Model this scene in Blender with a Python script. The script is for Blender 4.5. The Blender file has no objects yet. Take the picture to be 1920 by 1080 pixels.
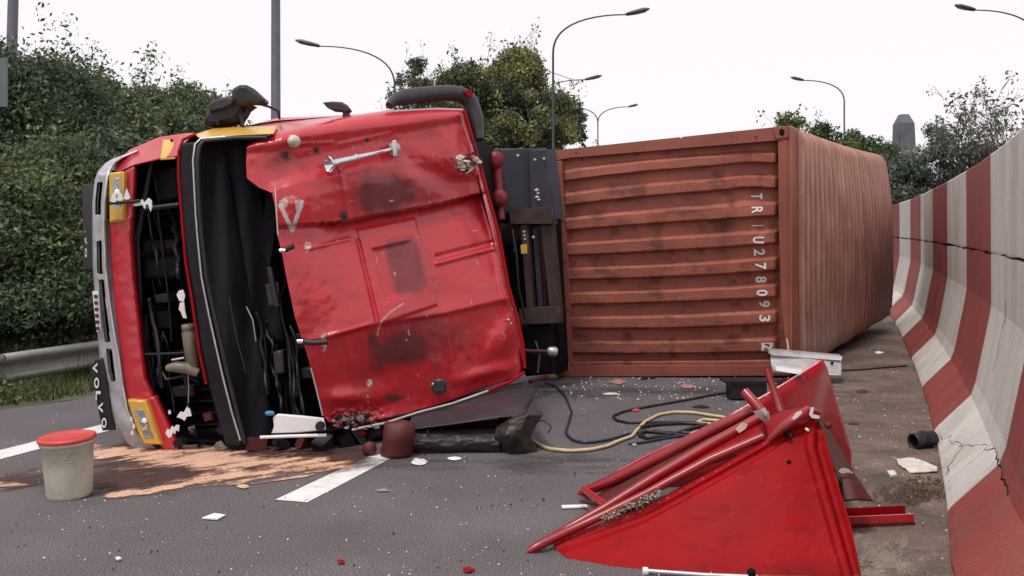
import bpy, math, random
import numpy as np
from mathutils import Vector, Matrix

random.seed(7)
RNG = np.random.default_rng(7)
SC = bpy.context.scene
COL = SC.collection

# ------------------------------------------------------------------ camera, world, light, exposure
EYE = 1.6          # camera height in metres
FPX = 1800.0       # focal length in pixels of the 1920-wide photograph
CX, HY = 960.0, 430.0   # vanishing centre column and horizon row

cam = bpy.data.cameras.new('camera')
cam.sensor_width = 36.0
cam.lens = FPX / 1920 * 36
cam.shift_y = -(540 - HY) / 1920
cam.clip_start = 0.05
cam.clip_end = 2000
cam_o = bpy.data.objects.new('camera', cam)
COL.objects.link(cam_o)
cam_o.location = (0, 0, EYE)
cam_o.rotation_euler = (math.radians(90), 0, 0)
SC.camera = cam_o

SUN_EL, SUN_AZ = math.radians(66), math.radians(215)
world = bpy.data.worlds.new('World')
SC.world = world
world.use_nodes = True
wn, wl = world.node_tree.nodes, world.node_tree.links
wn.clear()
w_out = wn.new('ShaderNodeOutputWorld')
w_bg = wn.new('ShaderNodeBackground')
w_sky = wn.new('ShaderNodeTexSky')
w_sky.sky_type = 'NISHITA'
w_sky.sun_disc = False
w_sky.sun_elevation = SUN_EL
w_sky.sun_rotation = SUN_AZ
w_hsv = wn.new('ShaderNodeHueSaturation')
w_hsv.inputs['Saturation'].default_value = 0.12
w_mix = wn.new('ShaderNodeMixRGB')
w_mix.inputs['Fac'].default_value = 0.86
w_mix.inputs['Color2'].default_value = (11.6, 11.1, 11.5, 1)
wl.new(w_sky.outputs[0], w_hsv.inputs['Color'])
wl.new(w_hsv.outputs[0], w_mix.inputs['Color1'])
wl.new(w_mix.outputs[0], w_bg.inputs['Color'])
w_bg.inputs['Strength'].default_value = 0.1
wl.new(w_bg.outputs[0], w_out.inputs['Surface'])

sun = bpy.data.lights.new('sun', 'SUN')
sun.energy = 2.1
sun.angle = math.radians(12)
sun.color = (1.0, 0.97, 0.93)
sun_o = bpy.data.objects.new('sun', sun)
COL.objects.link(sun_o)
# light comes from high above, a little behind and left of the viewer
sd = Vector((math.sin(SUN_AZ) * math.cos(SUN_EL), math.cos(SUN_AZ) * math.cos(SUN_EL), math.sin(SUN_EL)))
sun_o.rotation_euler = sd.to_track_quat('Z', 'Y').to_euler()
sun_o.location = (0, 0, 30)

SC.view_settings.view_transform = 'Standard'
SC.view_settings.look = 'None'
SC.view_settings.gamma = 1
SC.view_settings.exposure = -0.1
SC.view_settings.use_curve_mapping = False

# ------------------------------------------------------------------ helpers: points
def P(px, py, d):
    """world point that stands d metres in front of the viewpoint"""
    return np.array([(px - CX) * d / FPX, d, EYE - (py - HY) * d / FPX])

def G(px, py, z=0.0):
    """point on the ground"""
    d = FPX * (EYE - z) / (py - HY)
    return np.array([(px - CX) * d / FPX, d, z])

def lerp(a, b, t): return a + (b - a) * t
def sstep(e0, e1, x):
    t = np.clip((x - e0) / (e1 - e0), 0, 1)
    return t * t * (3 - 2 * t)

def noise2(x, y, seed=0):
    """smooth value noise, vectorised, about -1..1"""
    x = np.asarray(x, float); y = np.asarray(y, float)
    xi, yi = np.floor(x).astype(np.int64), np.floor(y).astype(np.int64)
    xf, yf = x - xi, y - yi
    u, v = xf * xf * (3 - 2 * xf), yf * yf * (3 - 2 * yf)
    def h(a, b):
        n = (a * 374761393 + b * 668265263 + seed * 1442695041) & 0x7fffffff
        n = ((n ^ (n >> 13)) * 1274126177) & 0x7fffffff
        return ((n ^ (n >> 16)) & 0xffff) / 32767.5 - 1
    return (h(xi, yi) * (1 - u) + h(xi + 1, yi) * u) * (1 - v) + (h(xi, yi + 1) * (1 - u) + h(xi + 1, yi + 1) * u) * v

def fbm(x, y, seed=0, o=4):
    s, a = 0, 1
    for k in range(o):
        s = s + a * noise2(x * 2 ** k, y * 2 ** k, seed + k * 17); a *= .5
    return s / 1.9

# ------------------------------------------------------------------ helpers: objects
def tag(o, label=None, cat=None, group=None, kind=None):
    if label: o['label'] = label
    if cat: o['category'] = cat
    if group: o['group'] = group
    if kind: o['kind'] = kind
    return o

def thing(name, loc, label, cat, group=None):
    o = bpy.data.objects.new(name, None)
    o.empty_display_size = 0.2
    COL.objects.link(o)
    o.location = Vector(tuple(loc))
    return tag(o, label, cat, group)

def link(name, me, parent=None):
    o = bpy.data.objects.new(name, me)
    COL.objects.link(o)
    if parent is not None:
        o.parent = parent
        root = parent
        loc = Vector((0, 0, 0))
        while root is not None:
            loc += root.location; root = root.parent
        o.location = -loc          # meshes are written in world metres
    return o

class MB:
    def __init__(s): s.v, s.f, s.m, s.sm = [], [], [], []
    def add(s, verts, faces, mi=0, smooth=False):
        b = len(s.v)
        s.v += [tuple(map(float, p)) for p in verts]
        for f in faces:
            s.f.append(tuple(i + b for i in f)); s.m.append(mi); s.sm.append(smooth)
    def box(s, c, size, ax=None, mi=0):
        c = np.array(c, float); hx, hy, hz = [k / 2 for k in size]
        A = np.eye(3) if ax is None else np.array(ax, float)
        vs = [c + A[0] * x * hx + A[1] * y * hy + A[2] * z * hz for x in (-1, 1) for y in (-1, 1) for z in (-1, 1)]
        s.add(vs, [(0, 1, 3, 2), (4, 6, 7, 5), (0, 4, 5, 1), (2, 3, 7, 6), (0, 2, 6, 4), (1, 5, 7, 3)], mi)
    def tube(s, pts, r, n=8, mi=0, cap=True, flat=1.0):
        pts = [np.array(p, float) for p in pts]
        rr = r if hasattr(r, '__len__') else [r] * len(pts)
        vs, fs = [], []
        prev = None
        for i, p in enumerate(pts):
            t = pts[min(i + 1, len(pts) - 1)] - pts[max(i - 1, 0)]
            t = t / (np.linalg.norm(t) + 1e-9)
            if prev is None:
                up = np.array([0, 0, 1.0]) if abs(t[2]) < .9 else np.array([0, 1.0, 0])
            else: up = prev
            a = np.cross(t, up); a /= np.linalg.norm(a) + 1e-9
            b = np.cross(a, t); prev = b
            for k in range(n):
                q = 2 * math.pi * k / n
                vs.append(p + a * math.cos(q) * rr[i] * flat + b * math.sin(q) * rr[i])
        for i in range(len(pts) - 1):
            for k in range(n):
                fs.append((i * n + k, i * n + (k + 1) % n, (i + 1) * n + (k + 1) % n, (i + 1) * n + k))
        s.add(vs, fs, mi, True)
        if cap:
            s.add([vs[k] for k in range(n)], [tuple(range(n))[::-1]], mi)
            s.add([vs[-n + k] for k in range(n)], [tuple(range(n))], mi)
    def prism(s, pts, back, mi=0, inset=0.0, ins_d=None):
        """polygon pts (world), extruded by the vector back; optional bevelled rim on the front"""
        pts = [np.array(p, float) for p in pts]; n = len(pts)
        back = np.array(back, float)
        c = sum(pts) / n
        if inset:
            bd = back / np.linalg.norm(back)
            w = ins_d if ins_d else inset
            fr = []
            for p in pts:
                dv = c - p; L = np.linalg.norm(dv) + 1e-9
                fr.append(p + dv / L * min(inset, L * .4))
            mid = [p + bd * w for p in pts]
            bk = [p + back for p in pts]
            vs = fr + mid + bk
            s.add(vs, [tuple(range(n))], mi)
            s.add(vs, [(k, (k + 1) % n, n + (k + 1) % n, n + k) for k in range(n)], mi, True)
            s.add(vs, [(n + k, n + (k + 1) % n, 2 * n + (k + 1) % n, 2 * n + k) for k in range(n)], mi)
            s.add(vs, [tuple(range(2 * n, 3 * n))[::-1]], mi)
        else:
            vs = pts + [p + back for p in pts]
            s.add(vs, [tuple(range(n))] + [tuple(range(n, 2 * n))[::-1]] + [(k, (k + 1) % n, n + (k + 1) % n, n + k) for k in range(n)], mi)
    def lathe(s, prof, n=24, c=(0, 0, 0), ax=None, mi=0, cap=True):
        A = np.eye(3) if ax is None else np.array(ax, float)
        c = np.array(c, float); vs, fs = [], []
        for r, z in prof:
            for k in range(n):
                q = 2 * math.pi * k / n
                vs.append(c + A[0] * r * math.cos(q) + A[1] * r * math.sin(q) + A[2] * z)
        for i in range(len(prof) - 1):
            for k in range(n):
                fs.append((i * n + k, i * n + (k + 1) % n, (i + 1) * n + (k + 1) % n, (i + 1) * n + k))
        s.add(vs, fs, mi, True)
        if cap:
            s.add(vs[:n], [tuple(range(n))[::-1]], mi); s.add(vs[-n:], [tuple(range(n))], mi)
    def build(s, name, mats, parent=None):
        me = bpy.data.meshes.new(name)
        me.from_pydata(s.v, [], s.f)
        for m in (mats if isinstance(mats, (list, tuple)) else [mats]): me.materials.append(m)
        me.polygons.foreach_set('material_index', s.m)
        me.polygons.foreach_set('use_smooth', s.sm)
        me.update()
        return link(name, me, parent)

def np_mesh(name, V, F, mats, parent=None, tone=None, smooth=False, mi=None, attr='tone'):
    """V (n,3), F (m,k) arrays; tone (n,4) colours"""
    me = bpy.data.meshes.new(name)
    V = np.ascontiguousarray(V, dtype=np.float32); F = np.ascontiguousarray(F, dtype=np.int32)
    m, k = F.shape
    me.vertices.add(len(V)); me.vertices.foreach_set('co', V.ravel())
    me.loops.add(m * k); me.loops.foreach_set('vertex_index', F.ravel())
    me.polygons.add(m); me.polygons.foreach_set('loop_start', np.arange(0, m * k, k, dtype=np.int32))
    for q in (mats if isinstance(mats, (list, tuple)) else [mats]): me.materials.append(q)
    if mi is not None: me.polygons.foreach_set('material_index', np.asarray(mi, dtype=np.int32))
    me.polygons.foreach_set('use_smooth', np.full(m, smooth))
    me.update(calc_edges=True)
    if tone is not None:
        a = me.color_attributes.new(attr, 'FLOAT_COLOR', 'POINT')
        a.data.foreach_set('color', np.ascontiguousarray(tone, dtype=np.float32).ravel())
    return link(name, me, parent)

def resample(poly, n):
    poly = np.array(poly, float)
    seg = np.linalg.norm(np.diff(poly[:, :2], axis=0), axis=1)
    s = np.concatenate([[0], np.cumsum(seg)]); t = np.linspace(0, s[-1], n)
    return np.stack([np.interp(t, s, poly[:, k]) for k in range(poly.shape[1])], 1)

def coons(top, bottom, left, right, nu, nv):
    """four boundary polylines (px,py,d): returns (nv,nu,3)"""
    T, B = resample(top, nu), resample(bottom, nu)
    L, R = resample(left, nv), resample(right, nv)
    u = np.linspace(0, 1, nu)[None, :, None]; v = np.linspace(0, 1, nv)[:, None, None]
    S = (1 - v) * T[None] + v * B[None] + (1 - u) * L[:, None] + u * R[:, None]
    S -= (1 - u) * (1 - v) * T[0] + u * (1 - v) * T[-1] + (1 - u) * v * B[0] + u * v * B[-1]
    return S

def grid_obj(name, S, mats, parent=None, h=None, thick=0.02, mi=None, tone=None, smooth=True, back=(0, 1, 0)):
    """S (nv,nu,3) of (px,py,d), displaced h metres towards the viewer side, given real thickness"""
    nv, nu = S.shape[:2]
    px, py, d = S[..., 0], S[..., 1], S[..., 2].copy()
    if h is not None: d = d - h(px, py)
    # keep lateral position of the undisplaced surface
    V = np.stack([(px - CX) * d / FPX, d, EYE - (py - HY) * d / FPX], -1)
    return world_grid(name, V, mats, parent, thick, mi(px, py) if mi else None,
                      tone(px, py) if tone else None, smooth, back)

def world_grid(name, V, mats, parent=None, thick=0.02, mi=None, tone=None, smooth=True, back=(0, 1, 0)):
    nv, nu = V.shape[:2]
    F0 = V.reshape(-1, 3)
    B0 = F0 + np.array(back) * thick
    idx = np.arange(nv * nu).reshape(nv, nu)
    f = np.stack([idx[:-1, :-1], idx[1:, :-1], idx[1:, 1:], idx[:-1, 1:]], -1).reshape(-1, 4)
    n = nv * nu
    rim = np.concatenate([idx[0, :], idx[1:, -1], idx[-1, -2::-1], idx[-2:0:-1, 0]])
    r2 = np.roll(rim, -1)
    rf = np.stack([rim, r2, r2 + n, rim + n], -1)
    Fs = np.concatenate([f, f[:, ::-1] + n, rf])
    m = None
    if mi is not None:
        mm = mi[:-1, :-1].ravel()
        m = np.concatenate([mm, mm, np.zeros(len(rf), int)])
    t = None
    if tone is not None:
        tt = tone.reshape(-1, 4); t = np.concatenate([tt, tt])
    return np_mesh(name, np.concatenate([F0, B0]), Fs, mats, parent, t, smooth, m)

# ------------------------------------------------------------------ helpers: materials
MATS = {}
def mat(name, col, rough=0.6, metal=0.0, var=0.12, scale=6.0, bump=0.0, bscale=60.0, coat=0.0, dirt=None, dirt_amt=0.0,
        dscale=3.0, speck=0.0, trans=0.0, alpha=1.0, spec=0.5, stretch=(1, 1, 1), wear=False):
    m = bpy.data.materials.new(name); m.use_nodes = True
    nt = m.node_tree; N, L = nt.nodes, nt.links
    b = N['Principled BSDF']
    tc = N.new('ShaderNodeTexCoord'); mp = N.new('ShaderNodeMapping')
    L.new(tc.outputs['Object'], mp.inputs[0]); mp.inputs['Scale'].default_value = stretch
    n1 = N.new('ShaderNodeTexNoise'); n1.inputs['Scale'].default_value = scale; n1.inputs['Detail'].default_value = 8
    L.new(mp.outputs[0], n1.inputs['Vector'])
    rp = N.new('ShaderNodeMapRange'); rp.inputs['From Min'].default_value = .3; rp.inputs['From Max'].default_value = .7
    rp.inputs['To Min'].default_value = 1 - var; rp.inputs['To Max'].default_value = 1 + var
    L.new(n1.outputs['Fac'], rp.inputs['Value'])
    mul = N.new('ShaderNodeVectorMath'); mul.operation = 'SCALE'
    mul.inputs[0].default_value = col[:3]
    L.new(rp.outputs[0], mul.inputs['Scale'])
    out = mul.outputs[0]
    if dirt is not None:
        n2 = N.new('ShaderNodeTexNoise'); n2.inputs['Scale'].default_value = dscale; n2.inputs['Detail'].default_value = 10
        n2.inputs['Roughness'].default_value = .7
        L.new(mp.outputs[0], n2.inputs['Vector'])
        r2 = N.new('ShaderNodeMapRange'); r2.inputs['From Min'].default_value = .45; r2.inputs['From Max'].default_value = .75
        r2.inputs['To Max'].default_value = dirt_amt
        L.new(n2.outputs['Fac'], r2.inputs['Value'])
        mx = N.new('ShaderNodeMixRGB'); mx.inputs['Color2'].default_value = (*dirt, 1)
        L.new(r2.outputs[0], mx.inputs['Fac']); L.new(out, mx.inputs['Color1']); out = mx.outputs[0]
    if wear:
        at = N.new('ShaderNodeAttribute'); at.attribute_name = 'tone'
        mx = N.new('ShaderNodeMixRGB'); L.new(at.outputs['Alpha'], mx.inputs['Fac'])
        L.new(out, mx.inputs['Color1']); L.new(at.outputs['Color'], mx.inputs['Color2']); out = mx.outputs[0]
        rr = N.new('ShaderNodeMapRange'); rr.inputs['To Min'].default_value = rough; rr.inputs['To Max'].default_value = .8
        L.new(at.outputs['Alpha'], rr.inputs['Value']); L.new(rr.outputs[0], b.inputs['Roughness'])
    if speck:
        n3 = N.new('ShaderNodeTexNoise'); n3.inputs['Scale'].default_value = 130; n3.inputs['Detail'].default_value = 2
        L.new(mp.outputs[0], n3.inputs['Vector'])
        r3 = N.new('ShaderNodeMapRange'); r3.inputs['From Min'].default_value = .35; r3.inputs['From Max'].default_value = .7
        r3.inputs['To Min'].default_value = 1 - speck; r3.inputs['To Max'].default_value = 1 + speck * 1.4
        L.new(n3.outputs['Fac'], r3.inputs['Value'])
        m3 = N.new('ShaderNodeVectorMath'); m3.operation = 'SCALE'
        L.new(out, m3.inputs[0]); L.new(r3.outputs[0], m3.inputs['Scale']); out = m3.outputs[0]
    L.new(out, b.inputs['Base Color'])
    if not wear: b.inputs['Roughness'].default_value = rough
    b.inputs['Metallic'].default_value = metal
    b.inputs['Coat Weight'].default_value = coat; b.inputs['Coat Roughness'].default_value = .18
    b.inputs['Specular IOR Level'].default_value = spec
    b.inputs['Transmission Weight'].default_value = trans
    b.inputs['Alpha'].default_value = alpha
    if bump:
        n4 = N.new('ShaderNodeTexNoise'); n4.inputs['Scale'].default_value = bscale; n4.inputs['Detail'].default_value = 6
        L.new(mp.outputs[0], n4.inputs['Vector'])
        bp = N.new('ShaderNodeBump'); bp.inputs['Strength'].default_value = bump; bp.inputs['Distance'].default_value = .01
        L.new(n4.outputs['Fac'], bp.inputs['Height']); L.new(bp.outputs[0], b.inputs['Normal'])
    MATS[name] = m
    return m

def leaf_mat(name):
    m = bpy.data.materials.new(name); m.use_nodes = True
    nt = m.node_tree; N, L = nt.nodes, nt.links
    b = N['Principled BSDF']; b.inputs['Roughness'].default_value = .55
    b.inputs['Specular IOR Level'].default_value = .3
    at = N.new('ShaderNodeAttribute'); at.attribute_name = 'tone'
    L.new(at.outputs['Color'], b.inputs['Base Color'])
    tr = N.new('ShaderNodeBsdfTranslucent'); L.new(at.outputs['Color'], tr.inputs['Color'])
    mx = N.new('ShaderNodeMixShader'); mx.inputs[0].default_value = .25
    L.new(b.outputs[0], mx.inputs[1]); L.new(tr.outputs[0], mx.inputs[2])
    L.new(mx.outputs[0], N['Material Output'].inputs['Surface'])
    return m

M = {}
M['asphalt'] = mat('asphalt', (.122, .106, .111), .85, var=.16, scale=.9, speck=.75, bump=.5, bscale=160, dirt=(.075, .064, .066), dirt_amt=.7, dscale=.8)
M['paint_line'] = mat('paint_line', (.78, .76, .73), .7, var=.06, scale=5, speck=.12, dirt=(.3, .28, .27), dirt_amt=.5, dscale=9)
M['gutter'] = mat('gutter', (.155, .108, .086), .7, var=.3, scale=2.2, speck=.45, bump=.5, bscale=90, dirt=(.035, .024, .021), dirt_amt=.95, dscale=2.3)
M['soil'] = mat('soil', (.09, .085, .05), .95, var=.4, scale=3, speck=.4, bump=.5, dirt=(.045, .06, .02), dirt_amt=.9, dscale=1.2)
M['far_grass'] = mat('far_grass', (.045, .06, .025), .95, var=.35, scale=.3)
M['conc_white'] = mat('barrier_white', (.60, .565, .52), .75, var=.09, scale=1.6, bump=.25, bscale=45, dirt=(.30, .27, .24), dirt_amt=.7, dscale=2.6, speck=.14, stretch=(1, 1, .3))
M['conc_red'] = mat('barrier_red', (.26, .044, .038), .7, var=.13, scale=1.8, bump=.25, bscale=45, dirt=(.24, .09, .075), dirt_amt=.8, dscale=3.4, speck=.2, stretch=(1, 1, .3))
M['red'] = mat('cab_red', (.50, .014, .026), .38, var=.12, scale=3, coat=.6, dirt=(.36, .045, .055), dirt_amt=.55, dscale=4, bump=.08, bscale=22, wear=True)
M['red_plain'] = mat('fairing_red', (.28, .003, .006), .6, var=.14, scale=4, coat=.0, spec=.15, dirt=(.22, .008, .010), dirt_amt=.7, dscale=5)
M['rail_red'] = mat('rail_red', (.28, .006, .012), .38, var=.14, scale=6, coat=.4, dirt=(.20, .010, .012), dirt_amt=.7, dscale=9, bump=.05)
M['fr'] = mat('linkage_red', (.22, .012, .02), .5, var=.3, scale=8)
M['red_dark'] = mat('dull_red', (.085, .008, .007), .6, var=.35, scale=9, dirt=(.08, .015, .012), dirt_amt=.8, dscale=8)
M['yellow'] = mat('yellow_band', (.72, .42, .06), .4, var=.12, scale=6, coat=.3, dirt=(.3, .17, .05), dirt_amt=.6, dscale=12)
M['black'] = mat('black_plastic', (.011, .010, .014), .5, var=.4, scale=8, bump=.2, bscale=25, dirt=(.03, .026, .026), dirt_amt=.5, dscale=6)
M['dark'] = mat('dark_grime', (.005, .004, .006), .8, var=.5, scale=7, bump=.3, bscale=20, dirt=(.012, .010, .012), dirt_amt=.6, dscale=10, spec=.15)
M['charcoal'] = mat('charcoal_panel', (.012, .011, .016), .6, var=.35, scale=5, dirt=(.005, .005, .007), dirt_amt=.9, dscale=9, bump=.2, bscale=12, spec=.3, stretch=(1, 1, .35))
M['blueblack'] = mat('chassis_paint', (.032, .030, .048), .5, var=.25, scale=5, dirt=(.02, .02, .024), dirt_amt=.8, dscale=7)
M['brown'] = mat('rusty_beam', (.06, .034, .03), .75, var=.35, scale=8, dirt=(.03, .02, .02), dirt_amt=.8, dscale=9, bump=.2)
M['grey_metal'] = mat('bumper_grey', (.44, .43, .45), .4, .1, var=.2, scale=8, dirt=(.17, .155, .155), dirt_amt=.85, dscale=5, bump=.08, bscale=30)
M['pale_metal'] = mat('pale_metal', (.62, .60, .60), .35, .5, var=.12, scale=12, dirt=(.3, .28, .27), dirt_amt=.6, dscale=8)
M['chrome'] = mat('chrome', (.75, .74, .76), .16, .95, var=.08, scale=20)
M['glass_lens'] = mat('lamp_lens', (.36, .34, .33), .12, .2, var=.35, scale=40, coat=.6)
M['white_plastic'] = mat('white_plastic', (.80, .79, .80), .5, var=.05, scale=8, dirt=(.5, .48, .45), dirt_amt=.4, dscale=9)
M['cream'] = mat('bucket_plastic', (.56, .53, .43), .5, var=.08, scale=6, dirt=(.30, .28, .22), dirt_amt=.6, dscale=9)
M['red_lid'] = mat('red_lid', (.62, .055, .05), .4, var=.08, scale=9, dirt=(.4, .06, .05), dirt_amt=.4)
M['beige'] = mat('beige_bottle', (.22, .19, .14), .5, var=.25, scale=14, dirt=(.06, .05, .04), dirt_amt=.9, dscale=14)
M['cont'] = mat('container_red', (.28, .080, .052), .58, var=.13, scale=2.2, dirt=(.17, .046, .036), dirt_amt=.65, dscale=2.6, bump=.10, bscale=30, speck=.1)
M['cont_roof'] = mat('container_roof', (.36, .16, .125), .6, var=.16, scale=3, dirt=(.19, .10, .085), dirt_amt=.8, dscale=2.2, bump=.1, bscale=30, speck=.12, wear=True)
M['cont_dark'] = mat('container_dark', (.10, .025, .022), .7, var=.3, scale=6)
M['galv'] = mat('galvanised', (.27, .255, .24), .65, .15, var=.14, scale=5, dirt=(.20, .18, .16), dirt_amt=.8, dscale=4, bump=.1)
M['pole'] = mat('pole_grey', (.115, .11, .14), .5, .2, var=.15, scale=5)
M['pole_dark'] = mat('pole_dark', (.06, .058, .07), .5, .2, var=.15, scale=5)
M['rope'] = mat('cream_hose', (.62, .47, .28), .6, var=.15, scale=30)
M['bluehose'] = mat('blue_hose', (.022, .026, .055), .35, var=.2, scale=30)
M['blackhose'] = mat('black_hose', (.014, .011, .013), .45, var=.2, scale=30)
M['paper'] = mat('paper', (.78, .78, .77), .8, var=.05, scale=20)
M['scrap'] = mat('pale_scrap', (.62, .58, .50), .8, var=.2, scale=20)
M['glassbits'] = mat('glass_bits', (.72, .70, .71), .25, var=.3, scale=50)
M['bark'] = mat('bark', (.085, .075, .07), .9, var=.3, scale=12, bump=.4)
M['tower'] = mat('tower_stone', (.13, .125, .155), .8, var=.12, scale=.6)
M['signback'] = mat('sign_back', (.14, .17, .16), .6, .2, var=.1, scale=4)
M['brownbag'] = mat('brown_cap', (.034, .026, .022), .5, var=.5, scale=9, bump=.4, bscale=12, dirt=(.018, .015, .015), dirt_amt=.9, dscale=7)
M['shell'] = mat('dark_shell', (.034, .028, .034), .5, var=.3, scale=5, dirt=(.02, .018, .02), dirt_amt=.8, dscale=6)
M['bluecap'] = mat('blue_cap', (.05, .22, .42), .5, var=.1)
M['pinkish'] = mat('pinkish_plastic', (.42, .20, .21), .5, var=.3, scale=30)
M['leaf'] = leaf_mat('leaves')
M['letter0'] = mat('bare_metal_edge', (.7, .62, .58), .5)

# ------------------------------------------------------------------ text
def text_mesh(s, size=1.0):
    cu = bpy.data.curves.new('lettering', 'FONT'); cu.body = s; cu.size = size
    cu.align_x = 'CENTER'; cu.align_y = 'CENTER'; cu.resolution_u = 3; cu.offset = .022 if len(s) == 1 else 0
    o = bpy.data.objects.new('lettering', cu); COL.objects.link(o)
    dg = bpy.context.evaluated_depsgraph_get()
    me = bpy.data.meshes.new_from_object(o.evaluated_get(dg))
    vs = [(v.co.x, v.co.y) for v in me.vertices]; fs = [tuple(p.vertices) for p in me.polygons]
    bpy.data.objects.remove(o); bpy.data.curves.remove(cu); bpy.data.meshes.remove(me)
    v = np.array(vs)
    v -= (v.min(0) + v.max(0)) / 2
    v /= (v.max(0) - v.min(0)).max() if False else 1
    return v, fs

# ================================================================== THE SETTING
# wall base curve (X as a function of Y), from the viewer's side into the distance
WB = np.array([(1.7, -6), (1.62, 0), (1.62, 2.2), (1.75, 3.4), (2.03, 4.43), (2.51, 5.54), (3.05, 6.86), (3.78, 8.73),
               (4.65, 11.08), (5.84, 14.4), (7.10, 18.0), (9.0, 24), (11.0, 31), (13.2, 40), (15.5, 55), (16, 80)], float)
def wall_x(y): return np.interp(y, WB[:, 1], WB[:, 0])
def road_left(y):
    return np.interp(y, [-6, 0, 8.47, 9.23, 14, 24, 40, 80], [-8.5, -7.6, -4.52, -4.0, -1.9, 2.0, 6.0, 8.0])

def strip(name, ys, xl, xr, z, m, nx=2, kind='structure', zf=None):
    ys = np.asarray(ys, float)
    V = np.zeros((len(ys), nx, 3))
    for i, y in enumerate(ys):
        V[i, :, 0] = np.linspace(xl(y), xr(y), nx); V[i, :, 1] = y
    V[..., 2] = z if zf is None else zf(V[..., 0], V[..., 1])
    idx = np.arange(len(ys) * nx).reshape(len(ys), nx)
    f = np.stack([idx[:-1, :-1], idx[:-1, 1:], idx[1:, 1:], idx[1:, :-1]], -1).reshape(-1, 4)
    o = np_mesh(name, V.reshape(-1, 3), f, m)
    return tag(o, kind=kind)

gm = MB(); gm.add([(-600, -100, -.12), (600, -100, -.12), (600, 900, -.12), (-600, 900, -.12)], [(0, 1, 2, 3)])
tag(gm.build('ground', M['far_grass']), kind='structure')
ys = np.concatenate([np.linspace(-6, 30, 73), np.linspace(32, 80, 25)])
road = strip('road', ys, lambda y: road_left(y) - .0, lambda y: wall_x(y) + .1, 0.0, M['asphalt'])
gut = strip('gutter', ys, lambda y: wall_x(y) - (1.15 + .06 * math.sin(y * 2.1) + .04 * math.sin(y * 5.3)), lambda y: wall_x(y) + .05, .004, M['gutter'])
# verge: dirt edge, slope down to the rail and the bank behind it
def verge_z(x, y):
    d = road_left(y) - x
    z = -.02 + .02 * fbm(x * 3, y * 3, 5)
    z = z - .10 * sstep(.3, 1.0, d) + .55 * sstep(1.6, 4.0, d) + 2.2 * sstep(3.5, 10, d)
    return z + np.where(d < .05, .018, 0)
strip('verge', np.linspace(-6, 60, 200), lambda y: road_left(y) - 16, lambda y: road_left(y) + .03, 0, M['soil'], nx=60, zf=verge_z)

# painted lines
def line_quad(name, pts):
    m = MB(); q = [G(a, b) for a, b in pts]
    for k in q: k[2] = .004
    m.add(q, [tuple(range(len(q)))]); o = m.build(name, M['paint_line']); tag(o, kind='structure'); return o
line_quad('lane_dash', [(516, 938), (576, 943), (660, 899), (737, 858), (703, 851), (640, 880)])
line_quad('edge_line', [(-260, 916), (-260, 934), (0, 862), (190, 812), (420, 752), (420, 744), (185, 798), (0, 845)])

# ------------------------------------------------------------------ concrete barrier
wall = thing('concrete_barrier', (2.03, 4.43, 0), 'tall curved concrete barrier wall painted in wide red and white stripes', 'barrier')
seg = np.linalg.norm(np.diff(WB, axis=0), axis=1); S_ = np.concatenate([[0], np.cumsum(seg)])
# smooth curve through the base points
def wpt(s):
    return np.array([np.interp(s, S_, WB[:, 0]), np.interp(s, S_, WB[:, 1])])
def s_of(x, y):
    best = 1e9; r = 0
    for s in np.linspace(0, S_[-1], 4000):
        p = wpt(s); q = (p[0] - x) ** 2 + (p[1] - y) ** 2
        if q < best: best, r = q, s
    return r
s0 = s_of(3.31, 7.5)
edges = [s0 - 2.33 - 2.3 * k for k in range(6, 0, -1)] + [s0 - 2.33, s0, s0 + 2.2, s0 + 4.5, s0 + 6.85, s0 + 9.3, s0 + 11.8, s0 + 14.3, s0 + 16.8]
edges += [s0 + 16.8 + 2.45 * k for k in range(1, 30)]
edges = [e for e in edges if 0 < e < S_[-1]]
def is_red(s):      # the stripe just beyond s0 is red
    k = sum(1 for e in edges if e <= s) - sum(1 for e in edges if e <= s0 + 1e-6)
    return k % 2 == 0
def wnorm(s):
    a, b = wpt(max(0, s - 1.0)), wpt(min(S_[-1], s + 1.0)); t = (b - a) / np.linalg.norm(b - a)
    return np.array([t[1], -t[0]])
PROF_LO = [(.0, -.02), (.0, .035), (.03, .075), (.256, .32), (.29, .42), (.385, .93), (.398, 1.02), (.398, 1.405)]
PROF_HI = [(.400, 1.425), (.397, 1.44), (.394, 2.165), (.405, 2.18), (.58, 2.18)]
def wall_part(name, prof, sa, sb, back_off=.60, jag=0):
    ss = sorted(set([sa, sb] + [e for e in edges if sa < e < sb] + list(np.arange(sa + .2, sb - .05, .25))))
    m = MB(); n = len(prof)
    base = 0; rows = []
    for s in ss:
        p, nn = wpt(s), wnorm(s)
        r = []
        for k, (o, z) in enumerate(prof):
            zz = z
            if jag and ((prof is PROF_LO and k == n - 1) or (prof is PROF_HI and k == 0)):
                zz += .012 * noise2(s * 3.1, k, 3)
            r.append((p[0] + nn[0] * o, p[1] + nn[1] * o, zz))
        zb = [prof[-1][1], prof[0][1]]
        for z in zb: r.append((p[0] + nn[0] * back_off, p[1] + nn[1] * back_off, z))
        rows.append(r)
    for i in range(len(ss) - 1):
        mi = 1 if is_red((ss[i] + ss[i + 1]) / 2) else 0
        a, b = rows[i], rows[i + 1]; k = len(a)
        vs = a + b
        m.add(vs, [(j, (j + 1) % k, k + (j + 1) % k, k + j) for j in range(k)], mi)
    for r, fl in ((rows[0], 1), (rows[-1], 0)):
        m.add(r, [tuple(range(len(r)))[::-1] if fl else tuple(range(len(r)))])
    return m.build(name, [M['conc_white'], M['conc_red']], wall)
joint = s_of(2.62, 5.85)
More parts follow.
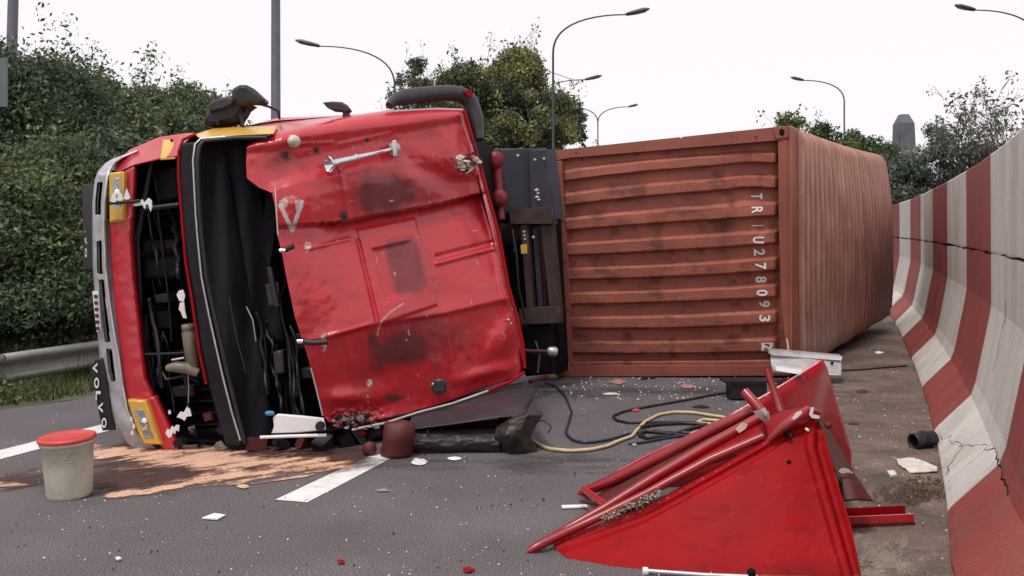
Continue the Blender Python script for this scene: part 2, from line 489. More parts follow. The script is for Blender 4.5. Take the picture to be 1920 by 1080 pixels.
cuts = [0.3, joint - 6.1, joint, joint + 6.1 + 6, joint + 24, joint + 40, S_[-1] - .2]
cuts = sorted(c for c in cuts if c >= .3)
for a, b in zip(cuts[:-1], cuts[1:]):
    wall_part('barrier_section', PROF_LO, a + .006, b - .006, jag=1)
    wall_part('barrier_slab', PROF_HI, a + .004, b - .004, jag=1)
# dark packed joint between lower sections and slabs (recessed core)
jm = MB()
for s in np.arange(.5, S_[-1] - .8, .5):
    p, q = wpt(s), wpt(s + .5); n1, n2 = wnorm(s), wnorm(s + .5)
    vs = []
    for pp, nn in ((p, n1), (q, n2)):
        for o in (.43, .56):
            for z in (.05, 2.12): vs.append((pp[0] + nn[0] * o, pp[1] + nn[1] * o, z))
    jm.add(vs, [(0, 1, 5, 4), (2, 6, 7, 3), (1, 3, 7, 5)])
jm.build('joint_core', M['dark'], wall)

def wsurf(s, t):
    """point on the barrier face: arc length s, profile parameter t (0 foot .. 1 joint .. 2 top)"""
    pr = PROF_LO + PROF_HI[:3]; k = t / 2 * (len(pr) - 1); i = min(int(k), len(pr) - 2); f = k - i
    o = pr[i][0] * (1 - f) + pr[i + 1][0] * f; z = pr[i][1] * (1 - f) + pr[i + 1][1] * f
    p, nn = wpt(s), wnorm(s)
    return np.array([p[0] + nn[0] * o, p[1] + nn[1] * o, z])
rgc = np.random.default_rng(14)
def crack(s1, t1, s2, t2, r=.004, n=26):
    m = MB(); pts = []
    for k in range(n):
        f = k / (n - 1); pts.append(wsurf(lerp(s1, s2, f) + rgc.normal() * .02, lerp(t1, t2, f) + rgc.normal() * .012))
    m.tube(pts, [r * rgc.uniform(.4, 1.4) for _ in pts], 5); m.build('crack', M['dark'], wall)
crack(s0 - .25, .35, s0 - 2.1, .62, .0022); crack(s0 - 2.1, .62, s0 - 3.0, .60, .005)
crack(s0 - 1.6, .35, s0 - 1.2, .52, .003, 10); crack(s0 - .9, .9, s0 - 1.05, 1.25, .002, 14); crack(s0 + 5.2, .4, s0 + 5.6, 1.0, .003, 14); crack(s0 + 1.2, 1.3, s0 + 1.35, 1.8, .002, 12)

# ------------------------------------------------------------------ guardrail on the left
rail = thing('guardrail', (-5.3, 10, 0), 'low galvanised steel guardrail along the grass verge at left', 'guardrail')
RD = np.array([.371, .928, 0])
def railp(t, z, off=0.0): return np.array([-5.33, 10, 0]) + RD * t + np.array([.928, -.371, 0]) * off + np.array([0, 0, z])
prof = [(.0, .33), (.045, .325), (.075, .30), (.075, .255), (.02, .215), (.01, .175), (.02, .135), (.075, .105), (.075, .06), (.04, .03), (.0, .025)]
for t0 in np.arange(-8, 24, 4.0):
    V = np.array([[railp(t, z - .03, o) for (o, z) in prof] for t in np.linspace(t0 + .01, t0 + 3.99, 6)])
    world_grid('rail_beam', V, M['galv'], rail, .004, back=(-.928, .371, 0))
    pm = MB(); pm.box(railp(t0 + 2, -.05, -.07), (.06, .11, .68), ax=[RD, [.928, -.371, 0], [0, 0, 1]])
    pm.build('post', M['galv'], rail)

# ------------------------------------------------------------------ vegetation
def leaves(centers, size, n_each, tones, spread, seed=0, aspect=.6, shell=.35, up=0.0):
    """leaf-sized quads filling ellipsoidal clumps. centers (k,3), spread (k,3)"""
    rg = np.random.default_rng(seed)
    k = len(centers); N = int(k * n_each)
    ci = rg.integers(0, k, N)
    d = rg.normal(size=(N, 3)); d /= np.linalg.norm(d, axis=1)[:, None]
    r = (shell + (1 - shell) * rg.random(N)) ** .6
    r *= rg.uniform(.7, 1.15, N) * np.where(rg.random(N) < .18, rg.uniform(1.0, 1.4, N), 1)
    c = centers[ci] + d * r[:, None] * spread[ci]
    nrm = d * .6 + rg.normal(size=(N, 3)) * .6 + np.array([0, 0, up]); nrm /= np.linalg.norm(nrm, axis=1)[:, None]
    a = np.cross(nrm, rg.normal(size=(N, 3))); a /= np.linalg.norm(a, axis=1)[:, None]
    b = np.cross(nrm, a)
    s = size * (.45 + 1.1 * rg.random(N) ** 1.6)[:, None]
    bend = nrm * s * .15
    V = np.stack([c - a * s, c + b * s * aspect * .8 + bend, c + a * s, c - b * s * aspect * .8 + bend], 1)
    t = np.array(tones)
    ctone = t[rg.integers(0, len(t), k)] * rg.uniform(.55, 1.5, (k, 1))
    col = ctone[ci] * rg.uniform(.6, 1.5, (N, 1))
    hl = rg.random(N) < .14; col[hl] *= np.array([2.0, 1.9, 1.8])
    # a few yellowing leaves
    yl = rg.random(N) < .04
    col[yl] = np.array([.16, .15, .04]) * rg.uniform(.7, 1.2, (yl.sum(), 1))
    tone = np.ones((N, 4, 4)); tone[..., :3] = np.clip(col, .008, .4)[:, None, :]
    return V.reshape(-1, 3), np.arange(N * 4).reshape(-1, 4), tone.reshape(-1, 4)

def tree(name, base, height, width, label, cat='tree', group=None, tones=None, leaf=.09, clumps=60, per=420, seed=1, low=.1,
         depth=None, sparse=False, limbs=7, shape=1.0, trunk_r=.12, squash=.7, csize=.17):
    rg = np.random.default_rng(seed)
    base = np.array(base, float); depth = depth or width
    root = thing(name, base, label, cat, group)
    tones = tones or [(.045, .062, .03), (.032, .05, .024), (.065, .085, .035)]
    # clump centres inside an egg-shaped crown
    C, Sp = [], []
    H0 = height * low
    for k in range(clumps):
        t = rg.random() ** .8
        z = H0 + (height - H0) * t * .95
        prof_w = math.sin(math.pi * min(1, (.16 + .84 * t) ** .75)) ** .6 if shape == 1.0 else (1 - t ** shape) ** .5
        a = rg.random() * 2 * math.pi; rr = rg.random() ** .45
        prof_w = max(prof_w, .12)
        C.append(base + [math.cos(a) * rr * prof_w * width / 2 * .9, math.sin(a) * rr * prof_w * depth / 2 * .9, z])
        s = width * csize * rg.uniform(.55, 1.25)
        Sp.append([s, s, s * squash])
    C, Sp = np.array(C), np.array(Sp)
    V, F, T = leaves(C, leaf, per, tones, Sp, seed + 5)
    # stray sprigs at the outline
    k2 = max(10, clumps // 2)
    top = C[rg.integers(0, len(C), k2)] + (rg.normal(size=(k2, 3)) * [width * .12, depth * .12, height * .06]) + [0, 0, width * .10]
    V2, F2, T2 = leaves(top, leaf * .9, per * .07, tones, np.full((k2, 3), width * .055) * [1, 1, 1.8], seed + 9)
    V, F, T = np.concatenate([V, V2]), np.concatenate([F, F2 + len(V)]), np.concatenate([T, T2])
    np_mesh('crown', V, F, M['leaf'], root, T)
    tm = MB()
    tp = [base + [rg.normal() * .1 * i, rg.normal() * .05 * i, height * .16 * i] for i in range(6)]
    tm.tube(tp, [trunk_r * (1 - .16 * i) for i in range(6)], 8)
    for q in range(limbs):
        i = rg.integers(1, 5); e = C[rg.integers(0, len(C))]
        md = (tp[i] + e) / 2 + [0, 0, height * .04]
        tm.tube([tp[i], md, e], [trunk_r * .45, trunk_r * .25, trunk_r * .08], 6)
    if sparse:
        for q in range(k2):
            e = top[q]; i = rg.integers(0, len(C))
            tm.tube([C[i], (C[i] + e) / 2 + rg.normal(size=3) * .1, e + [0, 0, width * .05]], [trunk_r * .10, trunk_r * .07, trunk_r * .03], 4)
    tm.build('trunk', M['bark'], root)
    return root

DG = [(.080, .115, .062), (.050, .078, .046), (.12, .155, .075), (.066, .094, .066)]
LG = [(.11, .14, .055), (.09, .13, .05), (.07, .10, .045)]
def at(px, d, z=0.0): return (float((px - CX) * d / FPX), d, z)
def htop(py, d, z=0.0): return EYE + (HY - py) * d / FPX - z
gl = 'trees of the bank behind the guardrail'
tree('bank_tree', at(-60, 14.5), htop(75, 14.5), 4.6, 'tallest bushy tree of the bank, at the grey lamp mast at the far left edge', group=gl, tones=DG, seed=11, clumps=150, per=620, leaf=.042, low=.05, csize=.13)
tree('bank_tree', at(90, 15.5), htop(105, 15.5), 3.9, 'dense dark green bushy tree just right of the mast at the far left', group=gl, tones=DG, seed=12, clumps=140, per=620, leaf=.042, low=.05, csize=.13)
tree('bank_tree', at(190, 18), htop(150, 18), 3.9, 'bushy tree of the bank rising behind the top end of the grey bumper', group=gl, tones=DG + LG[:1], seed=13, clumps=130, per=520, leaf=.047, low=.03, csize=.13)
tree('bank_tree', at(275, 22), htop(165, 22), 4.2, 'mid green bushy tree above the red corner of the overturned cab', group=gl, tones=DG + LG[:1], seed=14, clumps=120, per=420, leaf=.054, low=.03, csize=.14)
tree('bank_tree', at(350, 26), htop(160, 26), 4.2, 'loose airy bushy tree behind the black door mirrors of the cab', group=gl, tones=LG + DG, seed=15, clumps=90, per=240, leaf=.065, low=.03, csize=.16, sparse=True)
tree('bank_tree', at(400, 30), htop(188, 30), 4.0, 'low small tree at the far end of the bank beyond the black mirrors', group=gl, tones=DG, seed=16, clumps=50, per=230, leaf=.09, low=.03)
gb = 'bushes behind the guardrail'
tree('bush', at(-10, 11.5, .0), 2.3, 3.2, 'light green bush directly over the guardrail at the left edge', 'bush', gb, tones=LG + DG, seed=21, clumps=110, per=520, leaf=.034, low=.0, trunk_r=.05, csize=.15, shape=3, depth=2.0)
tree('bush', at(95, 12.5, .0), 2.7, 3.2, 'yellowish green bush over the middle of the guardrail', 'bush', gb, tones=LG + DG, seed=22, clumps=110, per=520, leaf=.037, low=.0, trunk_r=.05, csize=.15, shape=3, depth=2.0)
tree('bush', at(195, 13.9, .0), 3.0, 3.2, 'dark bush right behind the grey truck bumper', 'bush', gb, tones=DG, seed=23, clumps=90, per=380, leaf=.046, low=.0, trunk_r=.05, csize=.15, shape=3, depth=2.0)

# the big tree in the middle, its sparse left neighbour, bushes behind the container, trees past the wall
OL = [(.17, .175, .075), (.13, .15, .07), (.10, .125, .07), (.26, .24, .08), (.08, .105, .065)]
tree('broadleaf_tree', at(970, 44), htop(88, 44), 6.6, 'big round olive green tree between the cab roof and the container', tones=OL, seed=31, clumps=210, per=380, leaf=.088, low=.12, csize=.11, trunk_r=.25, sparse=True)
tree('broadleaf_tree', at(872, 43), htop(108, 43), 5.6, 'olive green tree right behind the black moulding on the cab roof', tones=OL[1:] + DG, seed=37, clumps=150, per=360, leaf=.088, low=.12, csize=.12, trunk_r=.2, sparse=True)
tree('broadleaf_tree', at(785, 41), htop(104, 41), 4.0, 'thin loosely leaved tree beside the curved lamp left of the olive green trees', tones=[(.10, .12, .07), (.08, .10, .06)], seed=32, clumps=95, per=90, leaf=.075, low=.3, csize=.10, sparse=True, shape=1)
tree('broadleaf_tree', at(1062, 47), htop(160, 47), 3.6, 'darker lower tree against the right side of the big olive tree', tones=DG, seed=33, clumps=90, per=340, leaf=.088, low=.1, csize=.14)
tree('hedge_bush', at(1480, 33), htop(208, 33), 3.4, 'small bush showing over the top right corner of the container', 'bush', None, tones=LG, seed=34, clumps=60, per=160, leaf=.065, low=.1, csize=.12, sparse=True, shape=3)
tree('hedge_bush', at(1545, 36), htop(224, 36), 3.8, 'green bush over the container roof at the foot of the slim curved lamp', 'bush', None, tones=LG + DG, seed=35, clumps=60, per=200, leaf=.07, low=.1, csize=.12, sparse=True, shape=3)
tree('hedge_bush', at(1607, 38), htop(236, 38), 3.8, 'low bush over the far half of the container roof', 'bush', None, tones=DG + LG, seed=36, clumps=60, per=200, leaf=.07, low=.1, csize=.12, sparse=True, shape=3)
tree('hedge_bush', at(1655, 39), htop(258, 39), 3.0, 'low dark bush at the far corner of the container roof', 'bush', None, tones=DG, seed=38, clumps=40, per=200, leaf=.07, low=.1, csize=.13, sparse=True, shape=3)
GR = [(.13, .155, .125), (.10, .125, .105), (.17, .185, .15)]  # haze put into the leaf colour: tones paled and greyed
tree('wayside_tree', at(1705, 34), htop(300, 34), 3.4, 'dense greyish bush below the dark tower beyond the barrier', 'tree', None, tones=GR, seed=41, clumps=60, per=260, leaf=.07, low=.02)
tree('wayside_tree', at(1762, 33), htop(222, 33), 3.0, 'leafy grey green tree right of the dark tower beyond the barrier', tones=GR, seed=42, clumps=60, per=200, leaf=.065, low=.02, sparse=True)
tree('wayside_tree', at(1835, 33), htop(262, 33), 3.4, 'thick bush beneath the bare branches beyond the barrier', 'tree', None, tones=GR, seed=43, clumps=60, per=230, leaf=.07, low=.02, sparse=True)
tree('wayside_tree', at(1945, 34), htop(230, 34), 3.2, 'bush beyond the barrier cut by the right edge of the picture', tones=GR, seed=44, clumps=50, per=200, leaf=.07, low=.02, sparse=True)

def bare_tree(px, d, py, label, seed, w=2.2):
    rg = np.random.default_rng(seed)
    base = np.array(at(px, d)); h = htop(py, d)
    root = thing('bare_tree', base, label, 'tree', 'bare trees beyond the barrier')
    tm = MB(); tips = []
    def br(p, dirv, L, r, lv):
        n = 4; pts = [p]; q = dirv.copy()
        for i in range(n):
            q = q + rg.normal(size=3) * .13; q /= np.linalg.norm(q)
            pts.append(pts[-1] + q * L / n)
        tm.tube(pts, [r * (1 - .18 * i) for i in range(n + 1)], 4 if lv > 0 else 6, cap=False)
        if lv < 4:
            for c in range(rg.integers(3, 5)):
                i = rg.integers(1, n + 1)
                nd = q + rg.normal(size=3) * .55; nd[2] = abs(nd[2]) * .9 + .2; nd /= np.linalg.norm(nd)
                br(pts[i], nd, L * rg.uniform(.5, .75), max(r * .5, .009), lv + 1)
        else: tips.append(pts[-1])
    br(base, np.array([0, 0, 1.0]), h * .42, .07, 0)
    br(base + [.1, 0, h * .1], np.array([.15, 0, 1.0]), h * .4, .06, 0)
    vs = np.array(tm.v); k = h / (vs[:, 2].max() - base[2])
    tm.v = [tuple(base + (np.array(v) - base) * k) for v in tm.v]
    tm.build('trunk', M['bark'], root)
    tips = np.array([base + (t - base) * k for t in tips])
    V, F, T = leaves(tips, .07, 6, [(.13, .13, .11), (.16, .15, .12)], np.full((len(tips), 3), .22), seed)
    np_mesh('crown', V, F, M['leaf'], root, T)
bare_tree(1815, 32, 195, 'bare twiggy tree between the leafy tree and the tallest bare one beyond the barrier', 3)
bare_tree(1868, 31, 150, 'tallest bare twiggy tree beyond the barrier near the right edge', 4)
bare_tree(1925, 32, 178, 'bare twiggy tree beyond the barrier cut by the right edge', 6)

# weeds and grass along the verge
rg = np.random.default_rng(55)
nb = 26000
yy = rg.uniform(5, 24, nb); dd = rg.uniform(.25, 3.4, nb) ** 1.0
xx = road_left(yy) - dd
keep = fbm(xx * 1.2, yy * 1.2, 9) > -.25 + .15 * (dd < .6)
xx, yy = xx[keep], yy[keep]; n = len(xx)
zz = verge_z(xx, yy)
hgt = rg.uniform(.05, .22, n) * (1 + .8 * (fbm(xx, yy, 4) > .2)); lean = rg.normal(size=(n, 2)) * .08
an = rg.random(n) * 6.283; wd = .007
A = np.stack([np.cos(an) * wd, np.sin(an) * wd, np.zeros(n)], 1); B = np.stack([xx, yy, zz - .01], 1)
Tp = B + np.stack([lean[:, 0], lean[:, 1], hgt], 1)
V = np.stack([B - A, B + A, Tp], 1).reshape(-1, 3)
gc = np.where(rg.random((n, 1)) < .25, np.array([[.17, .14, .07]]), np.array([[.06, .10, .025]])) * rg.uniform(.6, 1.5, (n, 1))
T = np.ones((n, 3, 4)); T[..., :3] = gc[:, None, :]
o = np_mesh('grass', V, np.arange(3 * n).reshape(-1, 3), M['leaf'], None, T.reshape(-1, 4))
tag(o, 'rough grass and weeds growing on the verge below the guardrail', 'grass', kind='stuff')
# low leafy weeds
cw = []
for k in range(60):
    y = rg.uniform(6, 20); x = road_left(y) - rg.uniform(.4, 2.6); cw.append((x, y, float(verge_z(np.array(x), np.array(y))) + .08))
cw = np.array(cw)
V, F, T = leaves(cw, .03, 160, LG, np.tile([[.28, .28, .13]], (60, 1)), 77)
o = np_mesh('weeds', V, F, M['leaf'], None, T); tag(o, 'low leafy weeds scattered under the guardrail', 'weeds', kind='stuff')

# ------------------------------------------------------------------ tower, masts, lamps
tw = thing('tower', at(1699, 160), 'dark blue grey tower rising far behind the bushes beyond the barrier', 'tower')
tm = MB(); d = 160; s = d / FPX
hb = htop(230, d); ht = htop(213, d)
x0 = (1684 - CX) * s; x1 = (1716 - CX) * s
tm.add([(x0 - .3, d, 0), (x1 + .9, d, 0), (x1 + .9, d + 3, 0), (x0 - .3, d + 3, 0), (x0 + .3, d, hb), (x1 - .1, d, hb), (x1 - .1, d + 3, hb), (x0 + .3, d + 3, hb)],
       [(0, 1, 5, 4), (1, 2, 6, 5), (2, 3, 7, 6), (3, 0, 4, 7), (4, 5, 6, 7)])
tm.build('tower_shaft', M['tower'], tw)
tm = MB(); tm.add([(x0 + .35, d - .02, hb), (x1 - .15, d - .02, hb), (x1 - .15, d + 3, hb), (x0 + .35, d + 3, hb),
                   (x0 + .9, d + .8, ht), (x1 - .7, d + .8, ht), (x1 - .7, d + 2.2, ht), (x0 + .9, d + 2.2, ht)],
                  [(0, 1, 5, 4), (1, 2, 6, 5), (2, 3, 7, 6), (3, 0, 4, 7), (4, 5, 6, 7)])
tm.build('roof', M['tower'], tw)

def lamp(px, d, pxh, pyh, label, r=.06, two=False, mp='pole_dark', depth_arm=0.0):
    base = np.array(at(px, d)); s = d / FPX
    zt = EYE + (HY - pyh) * s; reach = (pxh - px) * s
    root = thing('street_lamp', base, label, 'street lamp', 'street lamps along the motorway')
    zb = zt - abs(reach) * .50
    m = MB(); m.tube([base, base + [0, 0, 1.2], base + [0, 0, 1.25], base + [0, 0, zb]], [r * 1.5, r * 1.4, r, r * .8], 10); m.build('pole', M[mp], root)
    for sg in ((1, -1) if two else (1,)):
        rc = reach * sg
        pts = []
        for t in np.linspace(0, 1, 14):
            a = t * math.pi / 2
            pts.append(base + [rc * .78 * (1 - math.cos(a)) ** 1.25, depth_arm * t, zb + (zt - zb - .06 * abs(rc)) * math.sin(a)])
        m = MB(); m.tube(pts, [r * (.8 - .3 * t) for t in np.linspace(0, 1, 14)], 8); m.build('arm', M[mp], root)
        e = pts[-1]; u = np.array([rc * .25, 0, .06 * abs(rc)]); L = np.linalg.norm(u); u /= L
        side = np.array([0, 1, 0.]); upv = np.cross(u, side) * (1 if u[0] < 0 else -1)
        m = MB(); m.lathe([(.03, 0), (.09, .08), (.12, L * .4), (.13, L * .8), (.05, L * 1.05)], 10, e, [side * 1.5, upv * .7, u]); hd = m.build('lamp_head', M['pole'], root)
        m = MB(); m.lathe([(.05, L * .35), (.085, L * .45), (.085, L * .85), (.04, L * .95)], 8, e + np.array([0, 0, -.04]), [side * 1.5, upv * .7, u]); m.build('lens', M['galv'], hd)
    return root
lamp(517, 21, 362, -300, 'thick grey lamp post rising right behind the cab mirrors', .115, mp='pole')
lamp(8, 17, -130, -420, 'thick leaning grey lamp post at the far left edge', .10, mp='pole').rotation_euler = (0, math.radians(1.6), 0)
lamp(740, 38, 562, 76, 'dark curved lamp whose head points left above the cab', .045)
lamp(1037, 35, 1210, 17, 'tall black curved lamp with head pointing right above the container', .05)
lamp(1000, 50, 1123, 142, 'small distant lamp whose thin arm shows right of the big olive tree', .045)
lamp(1121, 70, 1193, 196, 'smallest and most distant lamp, double armed, right of the big olive tree', .055, two=True)
lamp(1583, 55, 1487, 145, 'slim curved lamp behind the container roof with head pointing left', .055)
lamp(1946, 38, 1797, 10, 'lamp whose arm and head reach in from the upper right corner', .05)
sg = thing('road_sign', at(0, 12.3), 'back of a grey green road sign among the leaves at the left edge', 'road sign')
m = MB(); m.prism([P(-22, 108, 12.2), P(12, 108, 12.2), P(12, 200, 12.2), P(-22, 200, 12.2)], (0, .04, 0)); m.build('sign_panel', M['signback'], sg)
m = MB(); m.tube([(P(-8, 0, 12.3)[0], 12.3, 0), P(-8, 110, 12.3)], .04, 8); m.build('post', M['pole'], sg)

# ================================================================== CONTAINER
cont = thing('shipping_container', (1, 10.4, 0), 'dented rust red shipping container lying on its side with white lettering TRIU 278093', 'shipping container')
def cd(px, py=500): return 10.43 - (px - 1046) * .00018
# dark crease lines read across the panel (left, middle, right)
CL = [(298, 276, 264), (340, 318, 308), (386, 365, 355), (433, 418, 406), (480, 471, 457), (525, 520, 508), (572, 567, 558), (616, 616, 607), (663, 664, 660), (690, 689, 688)]
def cline(k, px):
    a, b, c = CL[k]; t = (px - 1065) / (1455 - 1065)
    y = a * (1 - t) * (1 - 2 * t) + 4 * b * t * (1 - t) - c * t * (1 - 2 * t)
    if k in (1, 2): y = y - 4 * np.exp(-((px - 1400) / 45.) ** 2)
    return y
def end_h(px, py):
    h = np.zeros_like(px)
    for k in range(9):
        y0, y1 = cline(k, px), cline(k + 1, px)
        t = (py - y0) / (y1 - y0); ok = (t >= 0) & (t < 1)
        t = np.clip(t, 0, 1)
        q = np.where(t < .42, .10 * t / .42, np.where(t < .56, .10 + .9 * (t - .42) / .14, np.where(t < .95, 1, (1 - t) / .05)))
        h = np.where(ok, q * .088, h)
    env = sstep(1050, 1062, px) * (1 - sstep(1452, 1462, px))
    h = h * env - .09
    h += .05 * np.exp(-((px - 1180) / 160.) ** 2 - ((py - 400) / 130.) ** 2) + .012 * fbm(px / 60, py / 60, 8)
    h -= .04 * np.exp(-((px - 1400) / 50.) ** 2 - ((py - 340) / 60.) ** 2)
    h += .012 * np.exp(-((px - 1430) / 30.) ** 2 - ((py - 430) / 12.) ** 2) * np.sin(px / 4.)
    return h
nvr = 300
xs = np.linspace(1050, 1481, 176)
Sg = np.zeros((nvr, 176, 3))
for j, x in enumerate(xs):
    yt, yb = 283 - .1055 * (x - 1027) + 14, 692
    Sg[:, j, 0] = x; Sg[:, j, 1] = np.linspace(yt, yb, nvr); Sg[:, j, 2] = cd(x)
def lean_x(py): return (py - 283) / 423 * 18    # the face leans: left edge drifts right going down
Sg[..., 0] += 0
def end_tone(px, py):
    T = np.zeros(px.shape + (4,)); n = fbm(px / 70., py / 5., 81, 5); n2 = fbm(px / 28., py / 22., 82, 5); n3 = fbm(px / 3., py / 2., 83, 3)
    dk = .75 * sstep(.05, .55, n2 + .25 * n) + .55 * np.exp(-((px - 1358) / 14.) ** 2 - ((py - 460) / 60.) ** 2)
    dk = dk + .5 * sstep(560, 690, py) * (.7 + .5 * n)  # shade near the ground put into the colour of the lower panel
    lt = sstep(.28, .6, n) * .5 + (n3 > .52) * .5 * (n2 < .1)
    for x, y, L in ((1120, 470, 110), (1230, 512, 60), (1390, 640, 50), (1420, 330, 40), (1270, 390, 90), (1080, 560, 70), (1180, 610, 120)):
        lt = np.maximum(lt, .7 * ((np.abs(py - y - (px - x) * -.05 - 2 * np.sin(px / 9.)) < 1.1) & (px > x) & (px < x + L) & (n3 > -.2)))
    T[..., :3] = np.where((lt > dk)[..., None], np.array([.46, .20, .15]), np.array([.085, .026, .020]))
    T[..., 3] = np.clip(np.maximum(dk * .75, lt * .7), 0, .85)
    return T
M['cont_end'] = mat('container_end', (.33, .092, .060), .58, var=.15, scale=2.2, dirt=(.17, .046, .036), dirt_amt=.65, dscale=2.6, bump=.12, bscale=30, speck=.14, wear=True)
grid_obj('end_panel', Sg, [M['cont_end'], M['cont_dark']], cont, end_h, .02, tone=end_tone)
BK = (.3, .95, 0)
def pris(pts, back, name, m, parent, inset=.012):
    mb = MB(); mb.prism([P(*p) for p in pts], back, inset=inset); return mb.build(name, m, parent)
# frame of the end: rails and posts (proud of the panel)
pris([(1027, 283, 10.42), (1482, 235, 10.32), (1484, 262, 10.32), (1455, 263, 10.325), (1065, 296, 10.41), (1028, 303, 10.42)], (.08, .14, 0), 'top_rail', M['cont'], cont)
pris([(1029, 304, 10.41), (1052, 301, 10.40), (1058, 400, 10.40), (1066, 520, 10.40), (1072, 684, 10.40), (1047, 684, 10.41), (1040, 500, 10.41), (1033, 390, 10.41)], (.05, .12, 0), 'corner_post', M['cont'], cont)
pris([(1459, 264, 10.31), (1482, 262, 10.305), (1481, 420, 10.31), (1485, 560, 10.31), (1488, 690, 10.31), (1476, 690, 10.31), (1465, 560, 10.315), (1460, 420, 10.315)], (.1, .12, 0), 'corner_post', M['cont'], cont)
pris([(1047, 686, 10.40), (1484, 686, 10.30), (1484, 704, 10.30), (1048, 706, 10.40)], (.06, .16, 0), 'bottom_rail', M['cont'], cont)
for (x, y, dd, w, hh) in ((1032, 295, 10.395, 20, 19), (1466, 248, 10.30, 26, 23), (1054, 693, 10.38, 26, 22)):
    mb = MB(); mb.prism([P(x - w * .5, y - hh * .5 + 1, dd), P(x + w * .5, y - hh * .5 - 1, dd), P(x + w * .5, y + hh * .5 - 1, dd), P(x - w * .5, y + hh * .5 + 1, dd)], (.03, .12, 0), inset=.012)
    c = mb.build('corner_casting', M['cont'], cont)
    mb = MB(); c0 = P(x, y, dd - .004)
    mb.lathe([(.028, 0), (.030, .004)], 14, c0, [[1, 0, 0], [0, 0, 1.3], [0, 1, 0]]); mb.build('slot', M['dark'], c)
for (x, y) in ((1080, 286), (1277, 258), (1418, 256)):
    mb = MB(); mb.lathe([(.006, -.006), (.014, 0)], 10, P(x, y, 10.32 if x > 1300 else 10.33), [[1, 0, 0], [0, 0, 1], [0, 1, 0]])
    mb.build('bolt', M['paper'] if x == 1277 else M['cont_dark'], cont)
for y in (412, 490, 580):
    mb = MB(); mb.prism([P(1036 + (y - 400) * .05, y, 10.395), P(1058 + (y - 400) * .05, y, 10.385), P(1058 + (y - 400) * .05, y + 2, 10.385), P(1036 + (y - 400) * .05, y + 2, 10.395)], (0, .01, 0)); mb.build('weld_seam', M['cont_dark'], cont)

# roof of the container, receding to the right
NT, NB_, FT, FB = P(1483, 236, 10.3), P(1485, 702, 10.33), P(1652, 291, 15.6), P(1664, 592, 15.6)
NB_[2] = .05
RN = np.array([.86, -.5, 0])
def roof_grid(nu=340, nv=46):
    u = np.linspace(0, 1, nu)[None, :]; v = np.linspace(0, 1, nv)[:, None]
    us = u - .05 * sstep(.25, 1, u) * (1 - v) ** 1.6 * np.sin(np.pi * np.clip(u, 0, 1)) - 0 * v     # ribs lean near the torn top
    V = ((1 - us[..., None]) * ((1 - v)[..., None] * NT + v[..., None] * NB_) + us[..., None] * ((1 - v)[..., None] * FT + v[..., None] * FB))
    ph = (u - .045) / .94 * 25
    tri = np.abs(((ph) % 1) - .5) * 2
    rib = np.clip((tri - .25) / .4, 0, 1) * .08 * ((u > .045) & (u < .985))
    rib = rib * sstep(0, .04, v) * (1 - .7 * sstep(.93, 1, v))
    bulge = .11 * np.sin(np.pi * np.clip(v, 0, 1)) ** .8 * sstep(.0, .8, u) * (1 - .35 * u) + .02 * fbm(u * 9, v * 4, 3)
    sag = -.03 * np.sin(np.pi * u) * (1 - v) ** 2
    V = V + RN * (rib + bulge)[..., None]
    V[..., 2] += sag
    tone = np.ones((nv, nu, 4))
    scrape = sstep(.05, .5, fbm(u * 30 + 0 * v, v * 2.2 + 0 * u, 12)) * .5
    chalk = sstep(.72, .98, v) * (1 - sstep(.25, .75, u)) * (.55 + .4 * fbm(u * 14, v * 6, 2))
    far_dark = sstep(.45, .95, u) * sstep(.25, .85, v) * .75  # darkens smoothly towards the far lower corner
    tone[..., 0] = .40; tone[..., 1] = .27; tone[..., 2] = .25
    g = far_dark > chalk
    tone[..., :3] = np.where(g[..., None], np.array([.07, .04, .04]), tone[..., :3])
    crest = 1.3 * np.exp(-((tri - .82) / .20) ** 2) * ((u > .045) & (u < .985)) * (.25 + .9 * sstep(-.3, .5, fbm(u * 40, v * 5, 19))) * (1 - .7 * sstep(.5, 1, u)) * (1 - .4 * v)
    al = np.maximum(np.clip(chalk, 0, 1), far_dark)
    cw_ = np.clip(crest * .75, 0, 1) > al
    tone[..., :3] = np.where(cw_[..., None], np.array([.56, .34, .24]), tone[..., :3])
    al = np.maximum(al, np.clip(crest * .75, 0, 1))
    tone[..., 3] = al
    return V, tone
V, tone = roof_grid()
world_grid('roof_panel', V, M['cont_roof'], cont, .01, tone=tone, back=tuple(-RN))
# worn paint ridge edge strip beside the end frame, far frame, floor, remaining walls
def quad(name, pts, m, parent, back=(0, 0, 0), inset=0):
    mb = MB()
    if any(back): mb.prism(pts, back, inset=inset)
    else: mb.add(pts, [tuple(range(len(pts)))])
    return mb.build(name, m, parent)
quad('far_post', [FT + RN * .02, FT + RN * .02 + [.06, .1, 0], FB + RN * .03 + [.06, .1, 0], FB + RN * .03], M['cont'], cont, (-.05, .03, 0))
LT, LB_ = P(1027, 283, 10.43), P(1046, 706, 10.43); LB_[2] = .02
AX = (FT - NT) / np.linalg.norm(FT - NT)
quad('side_panel', [LT + [0.02, .16, -.09], NT + [0.02, .16, -.09], FT + [0, 0, -.1], FT + (LT - NT) + [0, 0, -.1]], M['cont'], cont)
quad('underside_panel', [LB_ + [0.02, .16, .01], NB_ + [0.02, .16, .01], FB, FB + (LB_ - NB_)], M['cont_dark'], cont)
quad('floor_panel', [LT + [.02, .14, 0], LB_ + [.02, .14, 0], LB_ + (FB - NB_), LT + (FT - NT)], M['cont_dark'], cont)
quad('door_panel', [FT, FB, FB + (LB_ - NB_), FT + (LT - NT)], M['cont'], cont)
